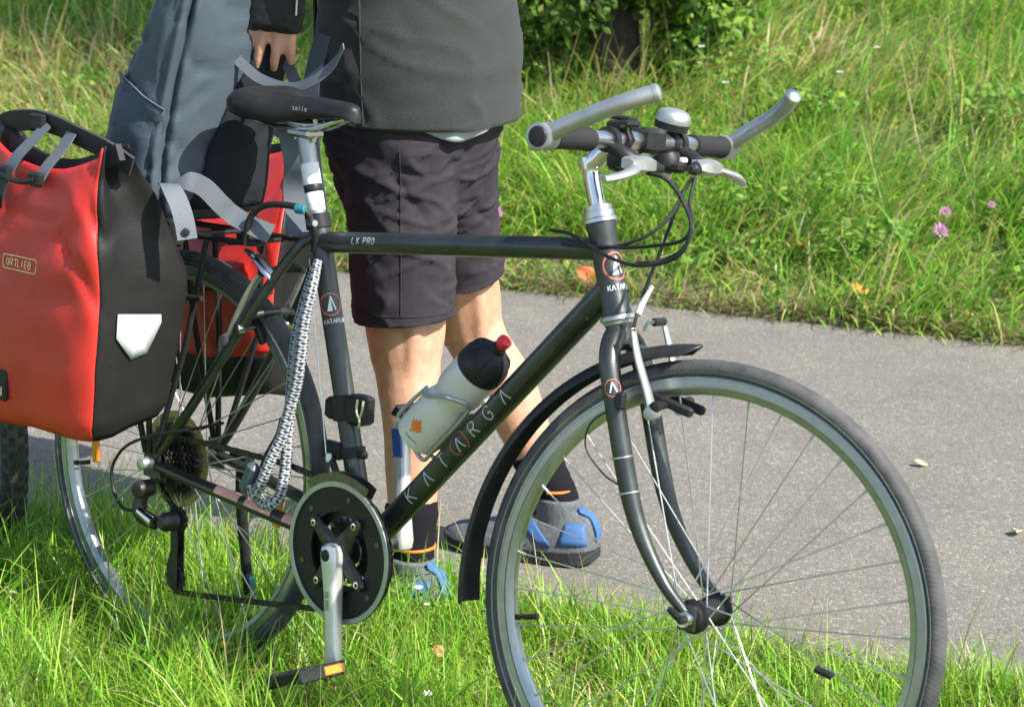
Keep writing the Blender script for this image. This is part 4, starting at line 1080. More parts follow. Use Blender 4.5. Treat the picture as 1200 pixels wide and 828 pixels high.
# ---------------------------------------------------------------- panniers
def pannier(sgn, label, inner_red=False):
    """sgn -1: hangs on the drive side, +1: on the far side. Local bicycle coordinates."""
    o = (-.03, sgn * .20, .42)
    root, sh = thing('pannier_bag', o)
    x0, x1 = -.205, .118
    yi, yo = .095, .287
    NC, NR = 96, 44
    def topz(x):
        q = (x - x0) / (x1 - x0)
        return .812 + .046 * (2 * q - 1) ** 2 + .014 * (1 - q)
    cols = []
    per = np.linspace(0, 1, NC, endpoint=False)
    def section(u):
        """superellipse round the bag: returns (fx, fy) in -1..1; u=0 at +x face centre, going to the outer face"""
        a = 2 * np.pi * u
        c, s = math.cos(a), math.sin(a); e = .34
        return abs(c) ** e * np.sign(c), abs(s) ** e * np.sign(s)
    G = np.zeros((NR + 1, NC, 3))
    for j, u in enumerate(per):
        fx, fy = section(u)
        for i in range(NR + 1):
            v = i / NR
            w = np.interp(v, [0, .06, .2, .45, .62, .78, .9, 1], [.90, .97, 1.0, 1.02, 1.0, .93, .90, .95])
            hx = (x1 - x0) / 2 * w
            xc = (x0 + x1) / 2 + .012 * (v - .3)
            # thickness across: full below, pinched to the closed top
            dep = np.interp(v, [0, .05, .25, .5, .66, .8, .92, 1], [.80, .93, 1, 1.0, .93, .74, .50, .34])
            ymid = np.interp(v, [0, .5, .66, .8, 1], [(yi + yo) / 2 + .004, (yi + yo) / 2, .202, .221, .246])
            hy = (yo - yi) / 2 * dep
            x = xc + hx * fx; y = ymid + hy * fy
            zt = topz(x)
            zb = .412 + .055 * max(0, -fy * .5 + .1) * max(0, fx) + .012 * (1 - abs(fy)) - .016 * max(0, fy) * max(0, -fx)
            # rounded bottom edge
            z = zb + (zt - zb) * v
            # inward V fold of the side panels towards the top
            if abs(fx) > .9 and v > .55:
                k = (v - .55) / .45; fold = max(0, 1 - abs(fy) / .75)
                x -= np.sign(fx) * .055 * k * fold * (1 if fx > 0 else .8)
                z += .012 * k * (1 - fold)
            # soft puckers and bulge
            p = Vector((x * 9, y * 9, z * 7 + sgn))
            n1 = noise.noise(p); n2 = noise.noise(p * 2.7)
            amp = .010 * (.25 + 1.0 * np.interp(v, [0, .3, .6, .85, 1], [.1, .35, .9, 1, .35]))
            x += fx * n1 * amp; y += fy * (n1 * amp + n2 * amp * .45 + .010 * math.sin(math.pi * min(1, v / .8)) * (1 - fx * fx * .8))
            # diagonal creases from the gathered corners down the panel
            cre = abs(noise.noise(Vector((x * 14 + z * 10, y * 12, z * 2.5))))
            y -= fy * .008 * max(0, .22 - cre) / .22 * np.interp(v, [0, .4, .7, 1], [0, .15, 1, .6])
            x -= fx * .007 * max(0, .22 - cre) / .22 * np.interp(v, [0, .4, .7, 1], [0, .15, 1, .6])
            if sgn > 0: x -= .55 * (y - .10) + .03
            G[i, j] = (x, sgn * y, z)
    # columns that belong to the faces
    def strip(j0, j1, name, mt, zlo=0, zhi=NR):
        idx = [j % NC for j in range(j0, j1 + 1)]
        rings = [[G[i, j] for j in (idx if sgn > 0 else idx)] for i in range(zlo, zhi + 1)]
        mb = MB().grid(rings, False, False)
        if sgn < 0: mb.f = [tuple(reversed(f)) for f in mb.f]
        ob = mb.build(name, mt, root, xf=sh, sharp=80)
        md = ob.modifiers.new('thickness', 'SOLIDIFY'); md.thickness = .0022; md.offset = -1
        return ob
    c = int(NC * .125) - 3       # half width of the forward face in columns
    front = strip(-c, c, 'side_panel', 'blackfab')
    outer = strip(c, NC // 2 - c, 'outer_panel', 'red')
    rear = strip(NC // 2 - c, NC // 2 + c, 'side_panel', 'blackfab')
    inner = strip(NC // 2 + c, NC - c, 'back_panel_or_bag_shadow', 'red' if inner_red else 'blackfab', 8 if inner_red else 0)
    if inner_red: strip(NC // 2 + c, NC - c, 'base_panel', 'blackfab', 0, 8)
    mb = MB(); mb.add(list(G[0]) + [G[0].mean(0) + V(0, 0, -.004)], [(j, (j + 1) % NC, NC) for j in range(NC)]); mb.build('bottom', 'blackfab', root, xf=sh)
    # stiff black lip along the closed mouth
    lip = []
    for q in np.linspace(0, 1, 30):
        x = x0 + .004 + (x1 - x0 - .012) * q + .006; z = topz(x)
        lip.append((x - (.105 if sgn > 0 else 0), sgn * .246, z + .002))
    MB().ribbon(lip, .026, .011, side=(0, 0, 1)).build('roll_closure', 'web', root, xf=sh)
    # strap that pulls both ends of the mouth together over the top
    off = .11 if sgn > 0 else 0
    band = cr([(a_ - off, b_, c_) for a_, b_, c_ in [(x0 - .050, sgn * .235, .745), (x0 - .016, sgn * .240, .828), (x0 + .03, sgn * .246, .870), (-.11, sgn * .248, .884), (-.05, sgn * .248, .884), (.02, sgn * .244, .870), (.075, sgn * .236, .856), (x1 - .004, sgn * .222, .836)]], 5)
    MB().ribbon(band, .034, .005, side=(.0, .35 * sgn, 1)).build('closing_strap', 'web', root, xf=sh)
    MB().box((-.075 - off, sgn * .256, .884), (.040, .012, .030), bevel=.005).build('buckle', 'black', root, xf=sh)
    # hanging straps with buckles on the outer face
    yo2 = sgn * .262
    st = [[(-.050, sgn * .256, .884), (-.064, sgn * .272, .860), (-.082, sgn * .288, .832), (-.096, sgn * .2955, .806)],
          [(.004, sgn * .252, .876), (.000, sgn * .266, .852), (-.010, sgn * .284, .826), (-.018, sgn * .294, .804)],
          [(-.100, sgn * .297, .803), (-.108, sgn * .3005, .778), (-.118, sgn * .3025, .748)]]
    if sgn > 0: st = []
    for p in st: MB().ribbon(cr(p, 5), .026, .0022, side=(1, 0, .1)).build('strap', 'greyweb' if p is not st[2] else 'web', root, xf=sh)
    for cx, cy, cz in ((-.098, .300, .806), (-.020, .298, .804), (-.115, .305, .758))[:3 if sgn < 0 else 0]:
        MB().box((cx, sgn * cy, cz), (.034, .012, .022), bevel=.004).build('buckle', 'black', root, xf=sh)
    if sgn < 0:
        MB().tube(cr([(-.018, sgn * .302, .803), (-.045, sgn * .304, .797), (-.075, sgn * .305, .798), (-.1, sgn * .303, .804)], 4), .0045, 8).build('cord', 'black', root, xf=sh)
        ring = [(-.120 + .009 * math.cos(t), sgn * .3085, .735 + .017 * math.sin(t)) for t in np.linspace(0, 2 * np.pi, 14)]
        MB().tube(ring, .0025, 6, False).build('hook_ring', 'chrome', root, xf=sh)
    def onouter(x, z, lift=.002):
        # nearest point of the outer face grid
        best = min(((G[i, j][0] - x) ** 2 + (G[i, j][2] - z) ** 2, i, j) for i in range(NR + 1) for j in range(c, NC // 2 - c + 1))
        return best
    if sgn < 0:
        # lettering in a framed label on the outer face
        def face(x, y):
            X = -.098 + x; Z = .656 + y
            d = sorted(((G[i, j][0] - X) ** 2 + (G[i, j][2] - Z) ** 2, G[i, j][1]) for i in range(14, 36) for j in range(c, NC // 2 - c + 1))[:6]
            w_ = [1 / (q[0] + 1e-6) for q in d]
            return V(X, sum(a * q[1] for a, q in zip(w_, d)) / sum(w_) - .0026, Z)
        lb = MB(); lettering(face, 'ORTLIEB', .0105, .0017, .22, .010, .008, lb); lb.build('lettering', 'yellowprint', outer, xf=sh)
        lb = MB(); stroke(lb, face, [(.004, .003), (.080, .003), (.083, .006), (.083, .021), (.080, .024), (.004, .024), (.001, .021), (.001, .006), (.004, .003)], .0017); lb.build('label_frame', 'yellowprint', outer, xf=sh)
    if sgn < 0:
        # foil reflector on the forward side panel
        pts = [(.246, .615), (.163, .609), (.161, .596), (.185, .550), (.216, .543), (.248, .578)]
        def fwdface(y, z):
            d = sorted(((abs(G[i, j][1]) - y) ** 2 + (G[i, j][2] - z) ** 2, G[i, j][0]) for i in range(4, 40) for j in [k % NC for k in range(-c - 2, c + 3)])[:6]
            w_ = [1 / (q[0] + 1e-6) for q in d]
            return V(sum(a * q[1] for a, q in zip(w_, d)) / sum(w_) + .003, sgn * y, z)
        rf = MB(); fillpoly(rf, fwdface, pts); ro = rf.build('reflector', 'reflector', front, xf=sh)
        md = ro.modifiers.new('thickness', 'SOLIDIFY'); md.thickness = .001
    # lower hook plate on the outer face, hooks on the rack
    hk = MB().box((-.098 - off * 1.9, sgn * .291, .472), (.022, .008, .050), bevel=.003).build('hook_plate', 'black', root, xf=sh)
    MB().box((-.098 - off * 1.9, sgn * .296, .462), (.010, .005, .016), bevel=.002).build('hook_eye', 'chrome', hk, xf=sh)
    for x in (-.12, .04): MB().box((x, sgn * .078, .720), (.03, .03, .045), bevel=.005).build('rack_hook', 'black', root, xf=sh)
    tag(root, label, 'pannier', 'roll-top panniers on the luggage rack')
    return root
pannier(-1, 'red and black roll-top pannier with a white hexagonal reflector, lettering on its red face')
pannier(1, 'red pannier seen through the rear wheel on the far side of the rack', True)

# ---------------------------------------------------------------- slate travel bag on the rack
def travel_bag():
    root, sh = thing('travel_bag', (-.02, .02, .735))
    rings = []; NA = 80
    zs = np.linspace(0, 1, 46)
    for q in zs:
        z = .735 + .50 * q
        hx = np.interp(z, [.735, .75, .78, .85, .95, 1.05, 1.12, 1.20, 1.235], [.055, .078, .086, .085, .068, .047, .038, .03, .012])
        hy = np.interp(z, [.735, .75, .78, .9, 1.1, 1.2, 1.235], [.10, .124, .132, .132, .130, .12, .10])
        cx = np.interp(z, [.735, .85, .95, 1.05, 1.12, 1.235], [-.032, -.026, .008, .050, .074, .098])
        cy = -.004 + .004 * q
        lp = []
        for a in np.linspace(0, 2 * np.pi, NA, endpoint=False):
            c, s = math.cos(a), math.sin(a); e = .55
            fx, fy = abs(c) ** e * np.sign(c), abs(s) ** e * np.sign(s)
            x, y = cx + hx * fx, cy + hy * fy
            zz = z
            p = Vector((x * 7, y * 7, z * 6))
            n1 = noise.noise(p); cre = abs(noise.noise(Vector((x * 10 + 3, y * 10, z * 13 + x * 8))))
            cre2 = abs(noise.noise(Vector((x * 22, y * 22 + 5, z * 9))))
            k = .008 * n1 - .007 * max(0, .10 - cre) / .10 - .004 * max(0, .09 - cre2) / .09
            # seam groove down the near forward corner
            se = abs(a - rad(318)); k -= .010 * math.exp(-(se / .05) ** 2)
            k += .008 * math.exp(-((se - .16) / .09) ** 2)
            lp.append((x + c * k, y + s * k, zz))
        rings.append(lp)
    body = MB().grid(rings).build('body', 'slate', root, xf=sh, sharp=80)
    # dark sheet standing in for the person's shadow on the bag, towards the handlebar
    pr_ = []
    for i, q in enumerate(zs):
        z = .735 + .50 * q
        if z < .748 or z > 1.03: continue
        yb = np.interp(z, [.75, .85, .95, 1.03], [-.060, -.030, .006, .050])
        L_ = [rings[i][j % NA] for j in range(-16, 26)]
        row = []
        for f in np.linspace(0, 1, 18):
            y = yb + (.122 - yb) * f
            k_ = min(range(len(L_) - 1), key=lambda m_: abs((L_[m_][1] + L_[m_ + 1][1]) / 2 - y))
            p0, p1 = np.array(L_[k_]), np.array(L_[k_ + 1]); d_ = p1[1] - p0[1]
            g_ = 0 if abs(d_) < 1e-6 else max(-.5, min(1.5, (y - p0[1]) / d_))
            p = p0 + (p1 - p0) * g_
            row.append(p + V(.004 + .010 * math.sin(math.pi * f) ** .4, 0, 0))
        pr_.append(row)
    bp_ = MB().grid(pr_, False, False).build('back_panel_or_bag_shadow', 'shadepanel', root, xf=sh, sharp=80)
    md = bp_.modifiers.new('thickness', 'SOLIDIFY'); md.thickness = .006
    # flat pocket with a piped hem on the near side
    def side(x, z):
        i = max(0, min(45, int(round((z - .735) / .50 * 45))))
        L = [p for p in rings[i] if p[1] < -.004]
        d = sorted((abs(p[0] - x), p[1]) for p in L)[:3]
        return np.mean([q[1] for q in d])
    rows = []
    for q in np.linspace(0, 1, 12):
        z = .785 + q * .155
        rows.append([(x, side(x, z) - .0030, z + .05 * (.5 - ww) * q) for ww, x in zip(np.linspace(0, 1, 9), np.linspace(-.080, .018, 9) + q * .045)])
    pk = MB().grid(rows, False, False).build('side_pocket', 'slate', root, xf=sh, sharp=80)
    md = pk.modifiers.new('thickness', 'SOLIDIFY'); md.thickness = .002
    MB().tube(np.array(rows[-1]) + V(0, -.001, 0), .0014, 6).build('piping', 'greyweb', pk, xf=sh)
    # straps
    MB().ribbon(cr([(.097, -.140, .785), (.105, -.130, .803), (.127, -.120, .812), (.140, -.100, .803), (.154, -.080, .780), (.166, -.060, .761), (.205, -.050, .748), (.229, -.040, .741)], 5), .030, .002, side=(.35, .55, .6)).build('strap', 'greyweb', root, xf=sh)
    s2 = MB().ribbon(cr([(.102, -.142, .806), (.140, -.168, .808), (.166, -.172, .786), (.181, -.172, .760), (.190, -.172, .734)], 5), .030, .002, side=(.55, .75, 0)).build('strap', 'greyweb', root, xf=sh)
    MB().lathe((.1885, -.1745, .745), (.75, -.6, .1), [(0, .0062), (.002, .0062), (.003, .003)], 12).build('snap_button', 'black', s2, xf=sh)
    MB().ribbon(cr([(.085, .000, .995), (.118, .02, .968), (.165, .04, .958), (.208, .05, .972), (.240, .06, 1.000), (.262, .06, 1.030)], 6), .016, .002, side=(.15, .25, 1)).build('strap', 'greyweb', root, xf=sh)
    MB().ribbon(cr([(.070, .10, 1.03), (.088, .100, .995), (.112, .100, .963), (.140, .100, .930)], 5), .020, .002, side=(1, .4, .2)).build('strap', 'greyweb', root, xf=sh)
    MB().ribbon(cr([(.160, .11, 1.04), (.150, .108, 1.000), (.145, .106, .966), (.150, .104, .90), (.165, .104, .82), (.20, .09, .75)], 5), .026, .002, side=(1, .4, .0)).build('strap', 'slate2', root, xf=sh)
    MB().ribbon(cr([(.195, .02, .90), (.212, .02, .85), (.205, .03, .80), (.245, .01, .74)], 5), .042, .002, side=(1, .6, .0)).build('strap', 'greyweb', root, xf=sh)
    tag(root, 'tall slate-blue travel bag standing on the luggage rack, straps hanging', 'bag')
travel_bag()

# ---------------------------------------------------------------- water bottle
def water_bottle():
    dd = unit((hbot + hdir * .04) - bb); nb = np.cross(V(0, 1, 0), dd); nb = nb if nb[2] > 0 else -nb
    o = bb + dd * .200 + nb * .0640
    root, sh = thing('water_bottle', tuple(o))
    prof = [(0, .02), (.001, .031), (.005, .0355), (.012, .0365), (.075, .0365), (.083, .0355), (.090, .0330), (.097, .0315), (.105, .0322), (.113, .0350), (.122, .0365), (.160, .0365), (.168, .0358), (.172, .0345)]
    body = MB().lathe(o, dd, prof, 40).build('body', 'bottle', root, xf=sh)
    cap = MB().lathe(o, dd, [(.168, .0340), (.169, .0372), (.176, .0378), (.190, .0365), (.203, .0300), (.212, .0200), (.216, .0120), (.222, .0115), (.223, .0095)], 36)
    co = cap.build('cap', 'black', root, xf=sh)
    rb = MB()
    for k in range(6):
        a = 2 * math.pi * k / 6; e = nb * math.cos(a) + V(0, 1, 0) * math.sin(a)
        rb.tube(cr([o + dd * .180 + e * .0375, o + dd * .193 + e * .0352, o + dd * .205 + e * .0285, o + dd * .213 + e * .0185], 3), .0016, 6)
    rb.build('cap_ridges', 'black', co, xf=sh)
    MB().lathe(o, dd, [(.219, .0070), (.226, .0075), (.229, .0100), (.233, .0108), (.239, .0104), (.241, .006), (.238, .004)], 20).build('valve', 'redcap', root, xf=sh)
    # orange leaf print
    fn = on_tube(o, dd, .0365, V(.45, -.85, .10), True, .0006)
    lf = []
    for k in range(22):
        a = 2 * math.pi * k / 22; r = .0135 * ((1.22, .72, .98, .60, 1.08, .66, .86, .48, .70, .40, .95, .95, .40, .70, .48, .86, .66, 1.08, .60, .98, .72, 1.0)[k])
        lf.append((.040 + r * math.cos(a), .006 + r * math.sin(a)))
    mb = MB(); fillpoly(mb, fn, lf); mb.build('leaf_print', 'orange', body, xf=sh)
    mb = MB()
    fn2 = on_tube(o, dd, .0365, V(.45, -.85, .10), False, .0006)
    stroke(mb, fn, [(.018, .012), (.020, -.012)], .0010); mb.build('small_print', 'black', body, xf=sh)
    tag(root, 'milky plastic water bottle with black cap and red valve in the cage', 'bottle')
water_bottle()

# ---------------------------------------------------------------- lock hanging from the frame
def bike_lock():
    root, sh = thing('bike_lock', (.30, -.07, .334))
    A = cr([(.322, -.026, .712), (.316, -.034, .680), (.313, -.042, .645), (.310, -.050, .602), (.305, -.050, .549), (.303, -.050, .495), (.305, -.055, .442), (.309, -.060, .390), (.311, -.070, .352), (.298, -.080, .334), (.276, -.080, .338), (.267, -.080, .354), (.271, -.080, .380)], 6)
    B = cr([(.324, -.028, .712), (.337, -.048, .676), (.336, -.060, .624), (.334, -.064, .565), (.328, -.064, .525), (.320, -.068, .485), (.314, -.074, .445), (.306, -.082, .418), (.300, -.088, .396), (.292, -.094, .366), (.279, -.094, .350), (.268, -.092, .360)], 6)
    MB().tube(A, [.0065, .0085, .0092, .0092, .0088, .0086, .0082], 14).build('chain_sleeve', 'weave', root, xf=sh)
    MB().tube(B, [.0065, .0085, .0095, .0092, .0088, .0084, .008], 14).build('chain_sleeve', 'weave', root, xf=sh)
    MB().box((.262, -.090, .372), (.022, .020, .052), (V(.9, 0, -.43), V(0, 1, 0), V(.43, 0, .9)), bevel=.006).build('lock_body', 'lockpl', root, xf=sh)
    MB().tube(cr([(.284, -.086, .392), (.292, -.083, .415), (.300, -.07, .445), (.303, -.066, .470)], 4), .004, 8).build('key_loop', 'black', root, xf=sh)
    tag(root, 'black and white braided chain lock hanging behind the seat tube', 'lock')
bike_lock()

# ---------------------------------------------------------------- person
def remesh(mb, name, material, parent, voxel, smooth_it=6, disp=None, cut=None, thick=0):
    ob = mb.build(name, material, None)
    md = ob.modifiers.new('r', 'REMESH'); md.mode = 'VOXEL'; md.voxel_size = voxel; md.use_smooth_shade = True
    ms = ob.modifiers.new('s', 'SMOOTH'); ms.iterations = smooth_it; ms.factor = .5
    bpy.context.view_layer.update()
    dg = bpy.context.evaluated_depsgraph_get()
    me = bpy.data.meshes.new_from_object(ob.evaluated_get(dg))
    ob.modifiers.clear()
    old = ob.data; ob.data = me; bpy.data.meshes.remove(old)
    if not me.materials: me.materials.append(MT[material])
    if cut:
        bm = bmesh.new(); bm.from_mesh(me)
        for sel, pc_, pn_ in cut:
            fs = [f_ for f_ in bm.faces if all(sel(np.array(v_.co)) for v_ in f_.verts)]
            g_ = list({v_ for f_ in fs for v_ in f_.verts}) + list({e_ for f_ in fs for e_ in f_.edges}) + fs
            bmesh.ops.bisect_plane(bm, geom=g_, plane_co=Vector(pc_), plane_no=Vector(pn_), clear_outer=True)
        bm.to_mesh(me); bm.free()
        md = ob.modifiers.new('thickness', 'SOLIDIFY'); md.thickness = thick; md.offset = -1
    n = len(me.vertices)
    co = np.zeros(n * 3); me.vertices.foreach_get('co', co); co = co.reshape(-1, 3)
    if disp:
        no = np.zeros(n * 3); me.vertices.foreach_get('normal', no); no = no.reshape(-1, 3)
        co = co + np.array([disp(p, q) for p, q in zip(co, no)])
    if parent is not None:
        co = co - np.array(parent.location); ob.parent = parent
    me.vertices.foreach_set('co', co.ravel())
    me.polygons.foreach_set('use_smooth', np.ones(len(me.polygons), bool)); me.update()
    return ob
def ell(mb, pts, ab, ax, bx, n=24):
    """loft of ellipses; ax/bx = axes of the section (per call), ab=(half a, half b) list"""
    P = cr(pts, 4); k = len(P)
    t = np.linspace(0, 1, k); tt = np.linspace(0, 1, len(ab))
    A = np.interp(t, tt, [q[0] for q in ab]); B = np.interp(t, tt, [q[1] for q in ab])
    th = np.linspace(0, 2 * np.pi, n, endpoint=False)
    mb.grid([P[i] + A[i] * np.outer(np.cos(th), unit(ax)) + B[i] * np.outer(np.sin(th), unit(bx)) for i in range(k)])

def person():
    F = unit(V(-.985, -.17, 0)); Lf = V(.17, -.985, 0); U = V(0, 0, 1)
    root = empty('person', (.03, .62, 0))
    sh = lambda X: np.asarray(X, float) - V(.03, .62, 0)
    hipL, kneeL, ankL = V(.040, .470, .86), V(.058, .474, .440), V(.120, .432, .095)
    hipR, kneeR, ankR = V(-.008, .620, .86), V(-.055, .745, .440), V(.100, .838, .115)
    PC = V(.03, .552, .88)
    shL, shR = V(.045, .335, 1.375), V(-.06, .737, 1.40)
    elL, elR = V(.258, .208, 1.165), V(-.02, .79, 1.14)
    wrL, wrR = V(.126, .134, 1.124), V(-.19, .522, 1.215)
    body = MB()
    for h, k, a, f in ((hipL, kneeL, ankL, V(-.97, -.2, 0)), (hipR, kneeR, ankR, V(-.92, -.38, 0))):
        f = unit(f)
        thigh = [h, h + (k - h) * .5 + F * .012, k]
        body.tube(cr(thigh, 6), [.088, .086, .078, .071, .062], 20)
        d = k - a
        # calf: bulges backwards below the knee
        body.tube(cr([k + V(0, 0, .015), k - d * .12 - f * .004, k - d * .30 - f * .012, k - d * .55 - f * .006, k - d * .80, a], 5), [.060, .056, .0560, .0490, .0390, .0360], 20)
        lat = np.cross(f, U)
        for sd_, z0, bul in ((1, .30, .030), (-1, .26, .031)):       # the two heads of the calf
            ell(body, [k - d * .10 - f * .020 + lat * sd_ * .018, k - d * z0 - f * .034 + lat * sd_ * .020, k - d * (z0 + .16) - f * .028 + lat * sd_ * .017, k - d * .62 - f * .016 + lat * sd_ * .008], [(.020, .022), (bul, .034), (.027, .030), (.012, .014)], lat, f, 16)
        for sd_ in (-1, 1):                                             # hamstring cords behind the knee
            body.tube(cr([k + (h - k) * .30 - f * .030 + lat * sd_ * .034, k + (h - k) * .12 - f * .038 + lat * sd_ * .036, k - d * .06 - f * .026 + lat * sd_ * .036], 4), [.026, .019, .014], 12)
        body.lathe(k + f * .018 + V(0, 0, -.005), U, [(-.038, .020), (-.02, .042), (0, .046), (.02, .042), (.038, .02)], 16)
        ell(body, [a + V(0, 0, .02), a - V(0, 0, .03), a + f * .05 - V(0, 0, .058), a + f * .12 - V(0, 0, .07)], [(.03, .03), (.03, .03), (.028, .016), (.024, .010)], np.cross(f, U), U)
    ell(body, [PC + V(0, 0, -.10), PC, PC + V(0, 0, .12), V(.005, .552, 1.15), V(-.02, .55, 1.30), V(-.045, .547, 1.42), V(-.065, .542, 1.455)], [(.13, .10), (.165, .125), (.16, .125), (.155, .118), (.165, .115), (.15, .085), (.06, .06)], Lf, F)
    body.tube(cr([V(-.060, .542, 1.43), V(-.085, .540, 1.50), V(-.105, .534, 1.56)], 4), [.058, .052, .052], 18)
    # head looking down at the bag
    hc = V(-.135, .522, 1.640); hf = unit(F * .86 - U * .42 + Lf * .18); hu = unit(U - hf * (U @ hf)); hl = np.cross(hu, hf)
    ell(body, [hc - hu * .115 + hf * .035, hc - hu * .085 + hf * .030, hc - hu * .03 + hf * .012, hc + hu * .03, hc + hu * .08 - hf * .006, hc + hu * .108 - hf * .008], [(.030, .030), (.055, .062), (.068, .088), (.074, .096), (.060, .078), (.02, .025)], hl, hf)
    body.tube([hc + hf * .085 + hu * .012, hc + hf * .108 - hu * .014, hc + hf * .112 - hu * .026, hc + hf * .088 - hu * .032], [.008, .012, .014, .010], 12)
    for s in (-1, 1):
        ell(body, [hc + hl * s * .068 - hf * .005 - hu * .028, hc + hl * s * .078 - hf * .010, hc + hl * s * .074 - hf * .014 + hu * .026], [(.006, .010), (.009, .019), (.006, .014)], hl, hf, 12)
        body.lathe(hc + hf * .080 + hl * s * .030 + hu * .010, hf, [(-.02, .006), (-.005, .012), (.004, .010), (.008, .004)], 12)
    body.tube(cr([hc + hf * .082 - hu * .055 - hl * .022, hc + hf * .096 - hu * .055, hc + hf * .082 - hu * .055 + hl * .022], 4), [.004, .008, .004], 10)
    # arms
    hands = {}
    for s_, e_, w_, key in ((shL, elL, wrL, 'L'), (shR, elR, wrR, 'R')):
        body.tube(cr([s_, (s_ + e_) / 2, e_], 5), [.052, .047, .043, .038], 16)
        body.tube(cr([e_, (e_ + w_) / 2 , w_], 5), [.040, .040, .032, .027], 16)
    # hands: left one hangs over the bag, fingers pointing down
    def hand(w, d, pn, thumb_side):
        """w wrist, d finger direction, pn palm normal (palm faces), thumb_side direction"""
        d = unit(d); ts = unit(thumb_side - d * (thumb_side @ d)); pn = unit(np.cross(d, ts)) * (1 if np.cross(d, ts) @ pn > 0 else -1)
        pal = MB(); ell(pal, [w, w + d * .025, w + d * .055, w + d * .082], [(.025, .018), (.034, .017), (.041, .015), (.040, .012)], ts, pn, 20)
        fin = MB()
        for k, (off, ln, spread) in enumerate(((.031, .070, .16), (.011, .078, .04), (-.010, .073, -.05), (-.029, .058, -.16))):
            b0 = w + d * .078 + ts * off; dd_ = unit(d + ts * spread)
            p1 = b0 + dd_ * ln * .45 + pn * .004; p2 = p1 + unit(dd_ + pn * (.12 + .05 * k)) * ln * .34; p3 = p2 + unit(dd_ + pn * (.30 + .08 * k)) * ln * .30
            fin.tube(cr([b0 - dd_ * .012, b0, p1, p2, p3], 4), [.0095, .0098, .0092, .0088, .0082, .0068], 12)
        t0 = w + d * .022 + ts * .026; td = unit(d * .75 + ts * .62 + pn * .25)
        fin.tube(cr([t0 - td * .012, t0 + td * .022, t0 + td * .044, t0 + unit(td + d * .35) * .066], 4), [.0135, .0125, .0110, .0080], 12)
        return pal, fin
    hd_ = unit(V(-.16, -.14, -1)); tsd = unit(V(-.735, -.68, .1))
    pal, fin = hand(wrL, hd_, V(-.7, .7, 0), tsd)
    pal2, fin2 = hand(wrR, unit(V(-.5, -.6, -.35)), V(0, 0, -1), V(-.6, .6, 0))
    for q in (pal, fin, pal2, fin2): body.add(q.v, q.f)
    bo = remesh(body, 'body', 'skin', root, .0045, 4)
    # ---- hair
    hr = MB(); ell(hr, [hc + hu * .0 - hf * .045, hc + hu * .04 - hf * .018, hc + hu * .085 - hf * .010, hc + hu * .122 - hf * .008], [(.070, .064), (.082, .090), (.068, .084), (.02, .025)], hl, hf)
    ell(hr, [hc - hu * .06 - hf * .055, hc - hf * .05], [(.055, .040), (.070, .058)], hl, hf)
    remesh(hr, 'hair', 'hair', root, .008, 4, lambda p, q: q * .004 * noise.noise(Vector(p * 60)))
    # ---- shorts
    so = MB()
    PS = PC + V(-.018, -.022, 0)
    ell(so, [PS + V(-.012, .008, -.20), PS + V(-.006, .004, -.12), PS + V(0, 0, -.04), PS + V(0, 0, .06), PS + V(-.005, 0, .14)], [(.115, .100), (.150, .130), (.178, .148), (.180, .148), (.170, .140)], Lf, F, 36)
    for h, k, ln, fl in ((hipL, kneeL, .95, 1.0), (hipR, kneeR, .88, .90)):
        d = k - h
        so.tube(cr([h + V(0, 0, -.02) - F * .01, h + d * .35 + F * .002, h + d * .62, h + d * ln], 6), [.104 * fl, .098 * fl, .092 * fl, .089 * fl, .088 * fl], 32)
    def fold(p, q):
        x, y, z = p
        # shallow folds fan out from the crotch and the seat, cloth hangs straight towards the hem
        a = noise.noise(Vector((x * 6 + z * 3, y * 6 - z * 4, z * 7)))
        c = abs(noise.noise(Vector((x * 9 + z * 14, y * 9 + z * 10, z * 10 + 9))))
        e = abs(noise.noise(Vector((x * 22 - z * 12, y * 22 - z * 20, z * 14 + 2))))
        hem = max(0, min(1, (.66 - z) / .14))
        k = .007 * a - .0045 * max(0, .16 - c) / .16 * (1 - .6 * hem) - .0012 * max(0, .12 - e) / .12
        n_ = noise.noise(Vector(((x * .45 + z * .85) * 20, y * 7 + 3, (x * .85 - z * .45) * 5)))
        m_ = noise.noise(Vector(((x * .3 - z * .9 + y * .3) * 26 + 11, y * 6, x * 6)))
        k += .0058 * max(0, 1 - abs(n_) * 5) ** 2 * (1 - .45 * hem) * (.4 + .6 * (a > -.2)) + .0036 * max(0, 1 - abs(m_) * 6) ** 2
        return q * k
    def leg_sel(h, k, h2, k2):
        d = k - h; d2 = k2 - h2
        def f_(p):
            q = ((p - h) @ d) / (d @ d); q2 = ((p - h2) @ d2) / (d2 @ d2)
            return q > .62 and np.linalg.norm(p - h - d * q) < np.linalg.norm(p - h2 - d2 * q2)
        return f_
    cuts = [(leg_sel(hipL, kneeL, hipR, kneeR), hipL + (kneeL - hipL) * .815, unit(kneeL - hipL) + V(0, .06, 0)), (leg_sel(hipR, kneeR, hipL, kneeL), hipR + (kneeR - hipR) * .745, unit(kneeR - hipR))]
    sob = remesh(so, 'shorts', 'shorts', root, .0055, 5, fold, cuts, .003)
    from mathutils.bvhtree import BVHTree
    bv = BVHTree.FromPolygons([tuple(v.co + Vector(root.location)) for v in sob.data.vertices], [tuple(p.vertices) for p in sob.data.polygons])
    def onto(p, d_):
        hit = bv.ray_cast(Vector(p), Vector(d_))
        return None if hit[0] is None else np.array(hit[0]) + np.array(hit[1]) * .0006
    # side seam, hem stitching and pocket mouth
    out = unit(V(.55, -.83, 0))
    sm = [onto(V(.06, .50, z) + out * .5 + V(-.01, 0, 0), -out) for z in np.linspace(.82, .535, 60)]
